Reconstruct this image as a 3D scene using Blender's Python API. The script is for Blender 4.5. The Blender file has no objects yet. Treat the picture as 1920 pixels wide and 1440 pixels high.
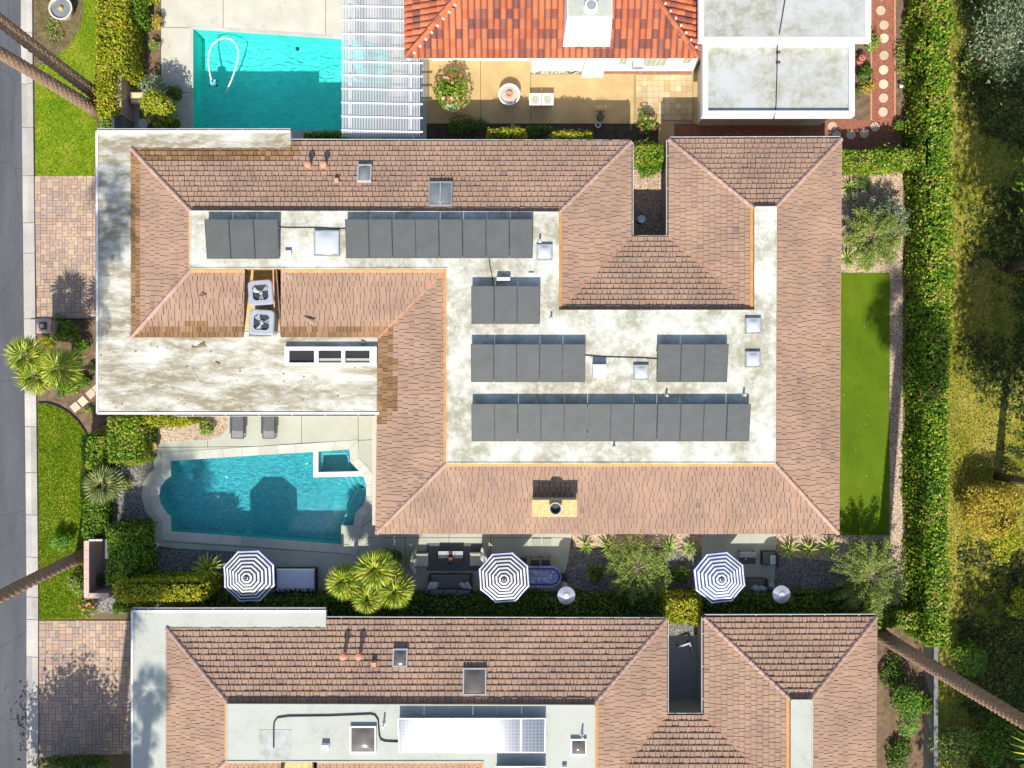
import bpy, math, random
import numpy as np
from mathutils import Vector, Matrix, Quaternion
from mathutils.geometry import delaunay_2d_cdt

# ------------------------------------------------------------------ scene, camera, light
scene = bpy.context.scene
COL = scene.collection
R = math.radians
ALT, PPM = 45.0, 38.0            # drone height in metres, photograph pixels per metre on the ground
SUN_EL, SUN_AZ = R(47), R(5)     # the sun stands in the south, five degrees towards the west

cam_d = bpy.data.cameras.new('camera')
cam_d.sensor_width = 36.0
cam_d.lens = 36.0 * ALT / (1920 / PPM)
cam_d.clip_start, cam_d.clip_end = 0.5, 2000
cam = bpy.data.objects.new('camera', cam_d)
cam.location = (0, 0, ALT)
COL.objects.link(cam)
scene.camera = cam

world = bpy.data.worlds.new('World')
scene.world = world
world.use_nodes = True
wn = world.node_tree
bg = wn.nodes['Background']
sky = wn.nodes.new('ShaderNodeTexSky')
sky.sky_type = 'NISHITA'
sky.sun_disc = False
sky.sun_elevation = SUN_EL
sky.sun_rotation = math.pi + SUN_AZ
wn.links.new(sky.outputs['Color'], bg.inputs['Color'])
bg.inputs['Strength'].default_value = 0.142

sun_d = bpy.data.lights.new('sun', 'SUN')
sun_d.energy = 4.6
sun_d.angle = R(0.5)
sun_d.color = (1.0, 0.955, 0.87)
sun = bpy.data.objects.new('sun', sun_d)
TO_SUN = Vector((-math.sin(SUN_AZ) * math.cos(SUN_EL), -math.cos(SUN_AZ) * math.cos(SUN_EL), math.sin(SUN_EL)))
sun.rotation_euler = TO_SUN.to_track_quat('Z', 'Y').to_euler()
sun.location = (0, -30, 60)
COL.objects.link(sun)

scene.view_settings.view_transform = 'Standard'
scene.view_settings.look = 'None'
scene.view_settings.exposure = 0.44
scene.view_settings.gamma = 1.0
scene.view_settings.use_curve_mapping = False
scene.cycles.max_bounces = 6
scene.cycles.transparent_max_bounces = 12

rng = np.random.RandomState(11)
rnd = random.Random(5)

# ------------------------------------------------------------------ helpers
def W(px, py, z=0.0):
    """a photograph pixel at a known height -> a point of the place"""
    k = (1 - z / ALT) / PPM
    return Vector(((px - 960) * k, (720 - py) * k, z))

def PX(v):
    k = PPM / (1 - v[2] / ALT)
    return 960 + v[0] * k, 720 - v[1] * k

def poly(pts, z=0.0):
    return [W(x, y, z) for x, y in pts]

def rect(x0, y0, x1, y1, z=0.0):
    return poly([(x0, y1), (x1, y1), (x1, y0), (x0, y0)], z)

def tag(o, label=None, cat=None, group=None, kind=None):
    if label: o['label'] = label
    if cat: o['category'] = cat
    if group: o['group'] = group
    if kind: o['kind'] = kind
    return o

def thing(name, label, cat, loc=(0, 0, 0), rz=0.0, group=None):
    o = bpy.data.objects.new(name, None)
    o.empty_display_size = 0.2
    COL.objects.link(o)
    o.location = loc
    o.rotation_euler = (0, 0, rz)
    return tag(o, label, cat, group)

def link(name, me, parent=None, world=True):
    o = bpy.data.objects.new(name, me)
    COL.objects.link(o)
    if parent is not None:
        o.parent = parent
        if world and parent.type == 'EMPTY':
            o.matrix_parent_inverse = Matrix.Translation(-Vector(parent.location))
    return o

def copy_thing(root, loc, rz=None, label=None, group=None, scale=None):
    r = root.copy(); COL.objects.link(r); r.location = loc
    if rz is not None: r.rotation_euler = (0, 0, rz)
    if scale: r.scale = (scale,) * 3
    if label: r['label'] = label
    if group: r['group'] = group
    for ch in root.children:
        c = ch.copy(); COL.objects.link(c); c.parent = r
        for g in ch.children:
            d = g.copy(); COL.objects.link(d); d.parent = c
    return r

def np_mesh(name, V, F, mats, mi=None, smooth=False):
    V = np.asarray(V, dtype=np.float32); F = np.asarray(F, dtype=np.int32)
    n, k = F.shape
    me = bpy.data.meshes.new(name)
    me.vertices.add(len(V)); me.vertices.foreach_set('co', V.ravel())
    me.loops.add(n * k); me.loops.foreach_set('vertex_index', F.ravel())
    me.polygons.add(n)
    me.polygons.foreach_set('loop_start', np.arange(0, n * k, k, dtype=np.int32))
    me.polygons.foreach_set('loop_total', np.full(n, k, dtype=np.int32))
    for m in (mats if isinstance(mats, (list, tuple)) else [mats]): me.materials.append(m)
    if mi is not None: me.polygons.foreach_set('material_index', np.asarray(mi, dtype=np.int32))
    if smooth: me.polygons.foreach_set('use_smooth', np.ones(n, dtype=bool))
    me.update(calc_edges=True)
    return me

class MB:
    def __init__(s): s.v, s.f, s.m = [], [], []
    def poly(s, pts, mi=0):
        b = len(s.v); s.v += [tuple(p) for p in pts]; s.f.append(tuple(range(b, b + len(pts)))); s.m.append(mi); return s
    def hexa(s, a, mi=0):
        """eight corners: bottom ring of four, top ring of four"""
        b = len(s.v); s.v += [tuple(p) for p in a]
        for f in ((3, 2, 1, 0), (4, 5, 6, 7), (0, 1, 5, 4), (1, 2, 6, 5), (2, 3, 7, 6), (3, 0, 4, 7)):
            s.f.append(tuple(b + i for i in f)); s.m.append(mi)
        return s
    def box(s, x0, y0, z0, x1, y1, z1, mi=0):
        return s.hexa([(x0, y0, z0), (x1, y0, z0), (x1, y1, z0), (x0, y1, z0),
                       (x0, y0, z1), (x1, y0, z1), (x1, y1, z1), (x0, y1, z1)], mi)
    def cbox(s, x0, y0, z0, x1, y1, z1, c=0.02, mi=0):
        """box with chamfered top"""
        s.box(x0, y0, z0, x1, y1, z1 - c, mi)
        return s.hexa([(x0, y0, z1 - c), (x1, y0, z1 - c), (x1, y1, z1 - c), (x0, y1, z1 - c),
                       (x0 + c, y0 + c, z1), (x1 - c, y0 + c, z1), (x1 - c, y1 - c, z1), (x0 + c, y1 - c, z1)], mi)
    def prism(s, pts, z0, z1, mi=0, side=None):
        n = len(pts); b = len(s.v)
        a = sum(pts[i][0] * pts[(i + 1) % n][1] - pts[(i + 1) % n][0] * pts[i][1] for i in range(n))
        if a < 0: pts = pts[::-1]
        s.v += [(p[0], p[1], z0) for p in pts] + [(p[0], p[1], z1) for p in pts]
        s.f.append(tuple(range(b + n, b + 2 * n))); s.m.append(mi)
        s.f.append(tuple(range(b + n - 1, b - 1, -1))); s.m.append(mi)
        for i in range(n):
            j = (i + 1) % n
            s.f.append((b + i, b + j, b + n + j, b + n + i)); s.m.append(mi if side is None else side)
        return s
    def slab(s, pts, t, mi=0):
        """any 3D polygon (ccw from above) with thickness t straight down"""
        n = len(pts); b = len(s.v)
        s.v += [tuple(p) for p in pts] + [(p[0], p[1], p[2] - t) for p in pts]
        s.f.append(tuple(range(b, b + n))); s.m.append(mi)
        s.f.append(tuple(range(b + 2 * n - 1, b + n - 1, -1))); s.m.append(mi)
        for i in range(n):
            j = (i + 1) % n
            s.f.append((b + n + i, b + n + j, b + j, b + i)); s.m.append(mi)
        return s
    def beam(s, p0, p1, w, h, mi=0, up=(0, 0, 1)):
        p0, p1 = Vector(p0), Vector(p1); d = (p1 - p0).normalized(); u = Vector(up)
        sd = d.cross(u)
        if sd.length < 1e-4: sd = d.cross(Vector((1, 0, 0)))
        sd.normalize(); u = sd.cross(d)
        a, c = sd * w / 2, u * h / 2
        return s.hexa([p0 - a - c, p0 + a - c, p1 + a - c, p1 - a - c, p0 - a + c, p0 + a + c, p1 + a + c, p1 - a + c], mi)
    def tube(s, path, r, seg=8, mi=0, caps=True):
        path = [Vector(p) for p in path]; n = len(path)
        rr = r if isinstance(r, (list, tuple)) else [r] * n
        b = len(s.v); ref = None
        for i, p in enumerate(path):
            d = (path[min(i + 1, n - 1)] - path[max(i - 1, 0)]).normalized()
            if ref is None:
                ref = d.cross(Vector((0, 0, 1)))
                if ref.length < 1e-3: ref = d.cross(Vector((0, 1, 0)))
            ref = (ref - d * ref.dot(d)).normalized(); o = d.cross(ref)
            for k in range(seg):
                a = 2 * math.pi * k / seg
                s.v.append(tuple(p + (ref * math.cos(a) + o * math.sin(a)) * rr[i]))
        for i in range(n - 1):
            for k in range(seg):
                q = (k + 1) % seg
                s.f.append((b + i * seg + k, b + i * seg + q, b + (i + 1) * seg + q, b + (i + 1) * seg + k)); s.m.append(mi)
        if caps:
            s.f.append(tuple(b + k for k in range(seg - 1, -1, -1))); s.m.append(mi)
            s.f.append(tuple(b + (n - 1) * seg + k for k in range(seg))); s.m.append(mi)
        return s
    def lathe(s, prof, c=(0, 0, 0), seg=20, mi=0, caps=True):
        b = len(s.v); n = len(prof)
        for r, z in prof:
            for k in range(seg):
                a = 2 * math.pi * k / seg
                s.v.append((c[0] + r * math.cos(a), c[1] + r * math.sin(a), c[2] + z))
        for i in range(n - 1):
            for k in range(seg):
                q = (k + 1) % seg
                s.f.append((b + i * seg + k, b + i * seg + q, b + (i + 1) * seg + q, b + (i + 1) * seg + k)); s.m.append(mi)
        if caps:
            s.f.append(tuple(b + k for k in range(seg - 1, -1, -1))); s.m.append(mi)
            s.f.append(tuple(b + (n - 1) * seg + k for k in range(seg))); s.m.append(mi)
        return s
    def mesh(s, name, mats, smooth=False):
        me = bpy.data.meshes.new(name)
        me.from_pydata(s.v, [], s.f)
        for m in (mats if isinstance(mats, (list, tuple)) else [mats]): me.materials.append(m)
        me.polygons.foreach_set('material_index', s.m)
        if smooth: me.polygons.foreach_set('use_smooth', [True] * len(s.f))
        me.update()
        return me
    def build(s, name, mats, parent=None, world=True, smooth=False):
        return link(name, s.mesh(name, mats, smooth), parent, world)

def inside(p, pts):
    c = False; n = len(pts)
    for i in range(n):
        a, b = pts[i], pts[(i + 1) % n]
        if (a[1] > p[1]) != (b[1] > p[1]) and p[0] < (b[0] - a[0]) * (p[1] - a[1]) / (b[1] - a[1]) + a[0]: c = not c
    return c

def sheet(name, outer, holes, z, mat, kind='structure', parent=None):
    """flat sheet with holes"""
    vs, es = [], []
    for lp in [outer] + holes:
        b = len(vs); vs += [Vector((p[0], p[1])) for p in lp]
        es += [(b + i, b + (i + 1) % len(lp)) for i in range(len(lp))]
    v2, e2, f2, _, _, _ = delaunay_2d_cdt(vs, es, [], 0, 1e-5)
    fs = []
    for f in f2:
        c = sum((v2[i] for i in f), Vector((0, 0))) / len(f)
        if inside(c, outer) and not any(inside(c, h) for h in holes): fs.append(tuple(f))
    me = bpy.data.meshes.new(name)
    me.from_pydata([(v[0], v[1], z) for v in v2], [], fs)
    me.materials.append(mat); me.update()
    if sum(p.normal.z for p in me.polygons) < 0: me.flip_normals()
    o = link(name, me, parent)
    if kind: o['kind'] = kind
    return o

def flat(name, pts, z0, z1, mat, kind='structure', parent=None):
    o = MB().prism(pts, z0, z1).build(name, mat, parent)
    if kind: o['kind'] = kind
    return o

def clip(pts, cl):
    """Sutherland-Hodgman: 2D polygon pts against convex ccw polygon cl"""
    out = pts
    for i in range(len(cl)):
        a, b = cl[i], cl[(i + 1) % len(cl)]
        ex, ey = b[0] - a[0], b[1] - a[1]
        inp, out = out, []
        if not inp: return []
        sd = [ex * (p[1] - a[1]) - ey * (p[0] - a[0]) for p in inp]
        for j in range(len(inp)):
            k = j - 1
            if (sd[j] >= 0) != (sd[k] >= 0):
                t = sd[k] / (sd[k] - sd[j])
                out.append((inp[k][0] + t * (inp[j][0] - inp[k][0]), inp[k][1] + t * (inp[j][1] - inp[k][1])))
            if sd[j] >= 0: out.append(inp[j])
    return out

def area(p):
    return 0.5 * sum(p[i][0] * p[(i + 1) % len(p)][1] - p[(i + 1) % len(p)][0] * p[i][1] for i in range(len(p)))

# ------------------------------------------------------------------ materials
MATS = {}
def S(r, g, b):
    """8-bit display colour -> linear"""
    return tuple((c / 255 / 12.92) if c <= 10 else ((c / 255 + 0.055) / 1.055) ** 2.4 for c in (r, g, b)) + (1,)

class NT:
    def __init__(s, name):
        s.m = bpy.data.materials.new(name); s.m.use_nodes = True
        s.t = s.m.node_tree; s.b = s.t.nodes['Principled BSDF']; s.out = s.t.nodes['Material Output']
        MATS[name] = s.m
    def n(s, typ, **kw):
        o = s.t.nodes.new('ShaderNode' + typ)
        for k, v in kw.items(): setattr(o, k, v)
        return o
    def l(s, a, b): s.t.links.new(a, b)
    def pos(s, stretch=(1, 1, 1)):
        if not hasattr(s, 'geo'): s.geo = s.n('NewGeometry')
        mp = s.n('Mapping'); mp.inputs['Scale'].default_value = stretch
        s.l(s.geo.outputs['Position'], mp.inputs['Vector']); return mp.outputs['Vector']
    def noise(s, scale, stretch=(1, 1, 1), detail=5, rough=0.6, dist=0.0):
        t = s.n('TexNoise'); t.inputs['Scale'].default_value = scale
        t.inputs['Detail'].default_value = detail; t.inputs['Roughness'].default_value = rough
        t.inputs['Distortion'].default_value = dist
        s.l(s.pos(stretch), t.inputs['Vector']); return t.outputs['Fac']
    def ramp(s, fac, stops):
        r = s.n('ValToRGB'); e = r.color_ramp.elements
        while len(e) > 1: e.remove(e[0])
        e[0].position, e[0].color = stops[0][0], stops[0][1]
        for p, c in stops[1:]:
            x = e.new(p); x.color = c
        s.l(fac, r.inputs['Fac']); return r.outputs['Color']
    def mix(s, fac, a, b, typ='MIX'):
        m = s.n('Mix', data_type='RGBA', blend_type=typ)
        for sock, v in ((m.inputs['Factor'], fac), (m.inputs['A'], a), (m.inputs['B'], b)):
            pass
        fi, ai, bi = m.inputs[0], m.inputs[6], m.inputs[7]
        for sock, v in ((fi, fac), (ai, a), (bi, b)):
            if hasattr(v, 'is_linked'): s.l(v, sock)
            else: sock.default_value = v
        return m.outputs[2]
    def rand(s):
        """a number per piece: object random plus island random"""
        if not hasattr(s, 'geo'): s.geo = s.n('NewGeometry')
        oi = s.n('ObjectInfo'); a = s.n('Math', operation='ADD'); f = s.n('Math', operation='FRACT')
        s.l(oi.outputs['Random'], a.inputs[0]); s.l(s.geo.outputs['Random Per Island'], a.inputs[1]); s.l(a.outputs[0], f.inputs[0])
        return f.outputs[0]
    def bump(s, h, strength=0.3, dist=0.02):
        b = s.n('Bump'); b.inputs['Strength'].default_value = strength; b.inputs['Distance'].default_value = dist
        s.l(h, b.inputs['Height']); s.l(b.outputs['Normal'], s.b.inputs['Normal'])
    def fin(s, col, rough=0.8, spec=0.3, metal=0.0):
        if hasattr(col, 'is_linked'): s.l(col, s.b.inputs['Base Color'])
        else: s.b.inputs['Base Color'].default_value = col
        s.b.inputs['Roughness'].default_value = rough
        s.b.inputs['Specular IOR Level'].default_value = spec
        s.b.inputs['Metallic'].default_value = metal
        return s.m

def lin(r, g, b): return (r, g, b, 1)
def sc(c, k): return (c[0] * k, c[1] * k, c[2] * k, 1)

def simple(name, c, var=0.2, scale=3.0, rough=0.7, spec=0.3, metal=0.0, bump=0.0):
    t = NT(name); f = t.noise(scale)
    col = t.ramp(f, [(0.3, sc(c, 1 - var)), (0.7, sc(c, 1 + var))])
    if bump: t.bump(t.noise(scale * 12), bump)
    return t.fin(col, rough, spec, metal)

def pieces(name, stops, rough=0.8, spec=0.25, grain=14, gvar=0.14, bump=0.25):
    """one tone per piece, plus weathering across pieces and grain"""
    t = NT(name)
    col = t.ramp(t.rand(), stops)
    big = t.ramp(t.noise(0.5, detail=4), [(0.3, lin(0.80, 0.80, 0.82)), (0.7, lin(1.12, 1.10, 1.06))])
    col = t.mix(1.0, col, big, 'MULTIPLY')
    fine = t.ramp(t.noise(grain), [(0.25, lin(1 - gvar, 1 - gvar, 1 - gvar)), (0.75, lin(1 + gvar, 1 + gvar, 1 + gvar))])
    col = t.mix(1.0, col, fine, 'MULTIPLY')
    if bump: t.bump(t.noise(grain * 2), bump, 0.01)
    return t.fin(col, rough, spec)

TILE = lin(0.345, 0.223, 0.155)
pieces('roof_tile', [(0.0, sc(TILE, 0.93)), (0.2, TILE), (0.5, lin(0.365, 0.232, 0.158)), (0.8, lin(0.362, 0.24, 0.17)), (0.988, lin(0.34, 0.222, 0.16)), (0.993, lin(0.27, 0.19, 0.15)), (1.0, lin(0.24, 0.17, 0.14))], gvar=0.10)
pieces('roof_tile_brown', [(0.0, lin(0.19, 0.105, 0.05)), (0.6, lin(0.26, 0.15, 0.07)), (1.0, lin(0.32, 0.19, 0.10))])
pieces('ridge_cap', [(0.0, lin(0.36, 0.23, 0.18)), (1.0, lin(0.47, 0.31, 0.25))])
pieces('red_tile', [(0.0, lin(0.46, 0.115, 0.05)), (0.3, lin(0.52, 0.145, 0.062)), (0.62, lin(0.56, 0.18, 0.085)), (0.70, lin(0.30, 0.085, 0.055)), (0.8, lin(0.19, 0.07, 0.055)), (0.92, lin(0.32, 0.11, 0.075)), (1.0, lin(0.50, 0.16, 0.09))], grain=9)
pieces('paver', [(0.0, lin(0.40, 0.27, 0.20)), (0.25, lin(0.48, 0.33, 0.23)), (0.5, lin(0.36, 0.27, 0.23)), (0.75, lin(0.53, 0.39, 0.27)), (1.0, lin(0.31, 0.24, 0.22))])
pieces('flagstone', [(0.0, lin(0.48, 0.35, 0.18)), (0.4, lin(0.56, 0.46, 0.29)), (0.7, lin(0.47, 0.31, 0.13)), (1.0, lin(0.58, 0.50, 0.35))])
pieces('gravel_tan', [(0.0, lin(0.20, 0.14, 0.10)), (0.4, lin(0.42, 0.31, 0.22)), (0.75, lin(0.55, 0.42, 0.31)), (1.0, lin(0.68, 0.58, 0.46))], bump=0)
pieces('gravel_grey', [(0.0, lin(0.09, 0.09, 0.09)), (0.5, lin(0.20, 0.19, 0.18)), (1.0, lin(0.36, 0.33, 0.30))], bump=0)
pieces('gravel_white', [(0.0, lin(0.26, 0.20, 0.14)), (0.5, lin(0.48, 0.42, 0.33)), (1.0, lin(0.62, 0.57, 0.49))], bump=0)
pieces('coping', [(0.0, lin(0.47, 0.47, 0.41)), (1.0, lin(0.55, 0.55, 0.49))], gvar=0.05)
pieces('step_stone', [(0.0, lin(0.56, 0.42, 0.30)), (1.0, lin(0.70, 0.56, 0.42))], gvar=0.08)
pieces('kerb_concrete', [(0.0, lin(0.38, 0.35, 0.31)), (1.0, lin(0.50, 0.47, 0.42))])

def dirty_white(name, base, stain, brown, amount=0.5, streak=(1, 1, 1)):
    t = NT(name)
    o_ = 0.16 * (0.5 - amount)
    a = t.ramp(t.noise(0.62, streak, 8, 0.66, 0.3), [(0.43 + o_, lin(0, 0, 0)), (0.66 + o_, lin(1, 1, 1))])
    b = t.ramp(t.noise(2.6, streak, 10, 0.78, 0.15), [(0.45 + o_, lin(0, 0, 0)), (0.60 + o_, lin(0.9, 0.9, 0.9))])
    half = t.n('Mix', data_type='RGBA'); half.inputs[0].default_value = 0.55; t.l(a, half.inputs[7]); half.inputs[6].default_value = lin(0, 0, 0)
    col = t.mix(half.outputs[2], base, brown)
    m = t.mix(1.0, a, b, 'MULTIPLY')
    col = t.mix(m, col, stain)
    c = t.ramp(t.noise(5.0, streak, 5, 0.75, 0.5), [(0.56, lin(0, 0, 0)), (0.72, lin(0.7, 0.7, 0.7))])
    col = t.mix(t.mix(1.0, c, a, 'MULTIPLY'), col, sc(stain, 0.72))
    g = t.ramp(t.noise(20, detail=3), [(0.3, lin(0.92, 0.92, 0.92)), (0.7, lin(1.05, 1.05, 1.05))])
    col = t.mix(1.0, col, g, 'MULTIPLY')
    t.bump(t.noise(9), 0.25, 0.02)
    return t.fin(col, 0.75, 0.25)
dirty_white('deck_white', lin(0.64, 0.64, 0.575), lin(0.30, 0.275, 0.19), lin(0.43, 0.41, 0.31), 0.86)
dirty_white('deck_low', lin(0.65, 0.645, 0.58), lin(0.24, 0.20, 0.12), lin(0.42, 0.38, 0.27), 1.02, (0.55, 1.7, 1))
dirty_white('deck_south', lin(0.44, 0.45, 0.39), lin(0.33, 0.33, 0.26), lin(0.39, 0.395, 0.33), 0.35)
dirty_white('deck_grey', lin(0.44, 0.455, 0.44), lin(0.27, 0.26, 0.19), lin(0.40, 0.385, 0.31), 0.75)
simple('white_paint', lin(0.74, 0.73, 0.70), 0.05, 2.0, 0.6)
simple('white_stucco', lin(0.76, 0.75, 0.71), 0.05, 3.0, 0.9, bump=0.2)
simple('stucco', lin(0.55, 0.48, 0.36), 0.08, 2.0, 0.9, bump=0.2)
simple('pink_stucco', lin(0.52, 0.36, 0.31), 0.10, 2.5, 0.9, bump=0.2)
simple('grey_plaster', lin(0.20, 0.20, 0.20), 0.15, 2.5, 0.9)
simple('flashing', lin(0.50, 0.25, 0.085), 0.18, 4.0, 0.6)
simple('copper', lin(0.46, 0.22, 0.12), 0.2, 6.0, 0.5)
simple('gutter', lin(0.10, 0.065, 0.055), 0.2, 3.0, 0.6)
simple('gutter_rim', lin(0.52, 0.50, 0.48), 0.1, 3.0, 0.6)
simple('terracotta', lin(0.60, 0.28, 0.17), 0.12, 5.0, 0.8)
simple('chimney_tan', lin(0.62, 0.45, 0.20), 0.25, 7.0, 0.9, bump=0.3)
simple('metal_grey', lin(0.35, 0.36, 0.37), 0.1, 5.0, 0.45, 0.5, 0.3)
simple('metal_dark', lin(0.05, 0.05, 0.055), 0.2, 5.0, 0.5)
simple('metal_bright', lin(0.62, 0.63, 0.65), 0.1, 4.0, 0.35, 0.5, 0.6)
simple('frame_dark', lin(0.035, 0.037, 0.04), 0.15, 5.0, 0.5)
simple('aluminium', lin(0.60, 0.61, 0.62), 0.05, 5.0, 0.4, 0.5, 0.4)
simple('dome_white', lin(0.50, 0.52, 0.535), 0.04, 3.0, 0.25, 0.5)
simple('dome_smoke', lin(0.14, 0.12, 0.10), 0.2, 2.0, 0.12, 0.6)
simple('dome_grey', lin(0.20, 0.215, 0.21), 0.15, 2.0, 0.15, 0.6)
simple('rubber', lin(0.02, 0.02, 0.022), 0.2, 8.0, 0.7)
simple('soil', lin(0.17, 0.115, 0.07), 0.4, 3.0, 1.0, bump=0.6)
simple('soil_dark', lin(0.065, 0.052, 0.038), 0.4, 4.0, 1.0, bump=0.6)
simple('tan_concrete', lin(0.47, 0.33, 0.155), 0.14, 1.1, 0.85, bump=0.1)
simple('hedge_core', lin(0.022, 0.045, 0.008), 0.4, 3.0, 1.0)
simple('bark', lin(0.17, 0.115, 0.075), 0.4, 6.0, 0.95, bump=0.8)
simple('twig', lin(0.30, 0.24, 0.15), 0.3, 6.0, 0.9)
simple('water_plaster_light', lin(0.60, 0.78, 0.74), 0.06, 1.0, 0.8)
simple('sling_grey', lin(0.22, 0.225, 0.23), 0.1, 6.0, 0.9)
simple('cushion_grey', lin(0.115, 0.12, 0.125), 0.12, 6.0, 0.95)
simple('cushion_light', lin(0.50, 0.52, 0.56), 0.07, 6.0, 0.95)
simple('cushion_olive', lin(0.42, 0.42, 0.33), 0.08, 6.0, 0.95)
simple('mattress', lin(0.74, 0.75, 0.88), 0.05, 2.0, 0.95)
simple('canvas_white', lin(0.76, 0.75, 0.72), 0.04, 3.0, 0.9)
simple('canvas_navy', lin(0.030, 0.038, 0.075), 0.15, 3.0, 0.9)
simple('canvas_blue', lin(0.03, 0.075, 0.20), 0.15, 3.0, 0.9)
simple('valance_blue', lin(0.03, 0.13, 0.45), 0.1, 3.0, 0.9)
simple('wicker_dark', lin(0.045, 0.042, 0.04), 0.3, 20.0, 0.8)
simple('sand', lin(0.26, 0.19, 0.13), 0.2, 6.0, 1.0)
simple('joint', lin(0.07, 0.065, 0.055), 0.2, 6.0, 1.0)
simple('stone_dark', lin(0.06, 0.06, 0.065), 0.2, 3.0, 0.6)
simple('table_stripe', lin(0.42, 0.43, 0.45), 0.1, 3.0, 0.7)
simple('pot_yellow', lin(0.52, 0.36, 0.13), 0.15, 5.0, 0.7)
simple('pot_cream', lin(0.55, 0.53, 0.43), 0.1, 4.0, 0.8)
simple('hose_white', lin(0.75, 0.80, 0.80), 0.04, 4.0, 0.5)
simple('window_glass', lin(0.05, 0.06, 0.06), 0.2, 2.0, 0.05, 0.6)
simple('glass_block', lin(0.38, 0.42, 0.36), 0.3, 9.0, 0.2, 0.5)
simple('dark_window', lin(0.035, 0.03, 0.027), 0.2, 2.0, 0.08, 0.6)
simple('fabric_blue', lin(0.06, 0.13, 0.30), 0.2, 5.0, 0.9)
simple('red_mulch', lin(0.30, 0.12, 0.075), 0.35, 9.0, 1.0, bump=0.5)
simple('pad_pink', lin(0.56, 0.40, 0.34), 0.08, 3.0, 0.9)
simple('lamp_cream', lin(0.65, 0.52, 0.30), 0.1, 4.0, 0.7)

# ground surfaces
t = NT('asphalt')
c = t.ramp(t.noise(0.35, (3, 0.5, 1), 5), [(0.3, lin(0.078, 0.080, 0.088)), (0.7, lin(0.115, 0.117, 0.125))])
c = t.mix(1.0, c, t.ramp(t.noise(30, detail=2), [(0.3, lin(0.8, 0.8, 0.8)), (0.7, lin(1.2, 1.2, 1.2))]), 'MULTIPLY')
wv = t.n('TexVoronoi', feature='DISTANCE_TO_EDGE'); wv.inputs['Scale'].default_value = 0.33; t.l(t.pos((1.0, 0.6, 1)), wv.inputs['Vector'])
c = t.mix(t.ramp(wv.outputs['Distance'], [(0.0, lin(0.55, 0.55, 0.55)), (0.006, lin(0, 0, 0))]), c, lin(0.035, 0.035, 0.038))
c = t.mix(t.ramp(t.noise(0.8, (1, 0.25, 1), 6, 0.7, 0.4), [(0.60, lin(0, 0, 0)), (0.72, lin(0.45, 0.45, 0.45))]), c, lin(0.16, 0.155, 0.15))
t.bump(t.noise(60), 0.4, 0.01); t.fin(c, 0.9, 0.2)

t = NT('ground_soil')
c = t.ramp(t.noise(0.5, detail=8), [(0.3, lin(0.10, 0.085, 0.04)), (0.6, lin(0.20, 0.15, 0.08))])
t.bump(t.noise(8), 0.5, 0.05); t.fin(c, 1.0, 0.1)

t = NT('lawn')
c = t.ramp(t.noise(0.7, (1, 1, 1), 6, 0.7), [(0.30, lin(0.12, 0.22, 0.008)), (0.5, lin(0.19, 0.28, 0.010)), (0.70, lin(0.36, 0.35, 0.04))])
c = t.mix(1.0, c, t.ramp(t.noise(16, detail=4), [(0.3, lin(0.7, 0.72, 0.7)), (0.7, lin(1.2, 1.2, 1.2))]), 'MULTIPLY')
t.bump(t.noise(30), 0.6, 0.03); t.fin(c, 0.95, 0.15)

t = NT('golf_grass')
c = t.ramp(t.noise(0.45, (1, 0.6, 1), 8, 0.75), [(0.34, lin(0.07, 0.075, 0.015)), (0.42, lin(0.17, 0.19, 0.012)), (0.52, lin(0.33, 0.30, 0.04)), (0.68, lin(0.46, 0.37, 0.11))])
c = t.mix(1.0, c, t.ramp(t.noise(9, detail=6), [(0.3, lin(0.55, 0.58, 0.5)), (0.7, lin(1.25, 1.25, 1.2))]), 'MULTIPLY')
t.bump(t.noise(14), 0.8, 0.05); t.fin(c, 0.95, 0.15)

t = NT('tree_shade_ground')  # dark mottle that paints tree shade on the ground; no surface uses it
c = t.ramp(t.noise(1.6, (1, 1, 1), 8, 0.72), [(0.38, lin(0.030, 0.030, 0.012)), (0.54, lin(0.075, 0.08, 0.018)), (0.66, lin(0.22, 0.22, 0.03)), (0.78, lin(0.34, 0.30, 0.06))])
t.bump(t.noise(12), 0.8, 0.05); t.fin(c, 0.95, 0.1)

t = NT('turf')
c = t.ramp(t.noise(0.7, (0.8, 0.5, 1), 7, 0.7), [(0.3, lin(0.065, 0.125, 0.003)), (0.55, lin(0.10, 0.165, 0.004)), (0.75, lin(0.155, 0.19, 0.012))])
c = t.mix(1.0, c, t.ramp(t.noise(45, detail=2), [(0.3, lin(0.78, 0.78, 0.7)), (0.7, lin(1.18, 1.18, 1.1))]), 'MULTIPLY')
t.bump(t.noise(60), 0.5, 0.02); t.fin(c, 0.9, 0.2)

def concrete(name, c1, c2, sp=0.0):
    t = NT(name)
    c = t.ramp(t.noise(0.9, detail=7), [(0.3, c1), (0.7, c2)])
    c = t.mix(1.0, c, t.ramp(t.noise(18, detail=3), [(0.3, lin(0.93, 0.93, 0.93)), (0.7, lin(1.05, 1.05, 1.05))]), 'MULTIPLY')
    if sp:
        k = t.ramp(t.noise(1.7, detail=7, dist=1.0), [(0.60, lin(0, 0, 0)), (0.75, lin(sp, sp, sp))])
        c = t.mix(k, c, lin(0.33, 0.27, 0.17))
    t.bump(t.noise(25), 0.15, 0.01); return t.fin(c, 0.85, 0.25)
concrete('deck_concrete', lin(0.37, 0.38, 0.31), lin(0.44, 0.45, 0.37))
concrete('deck_cream', lin(0.48, 0.45, 0.36), lin(0.58, 0.55, 0.46), 0.6)
concrete('patio_shade', lin(0.36, 0.37, 0.36), lin(0.44, 0.45, 0.43))

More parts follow.
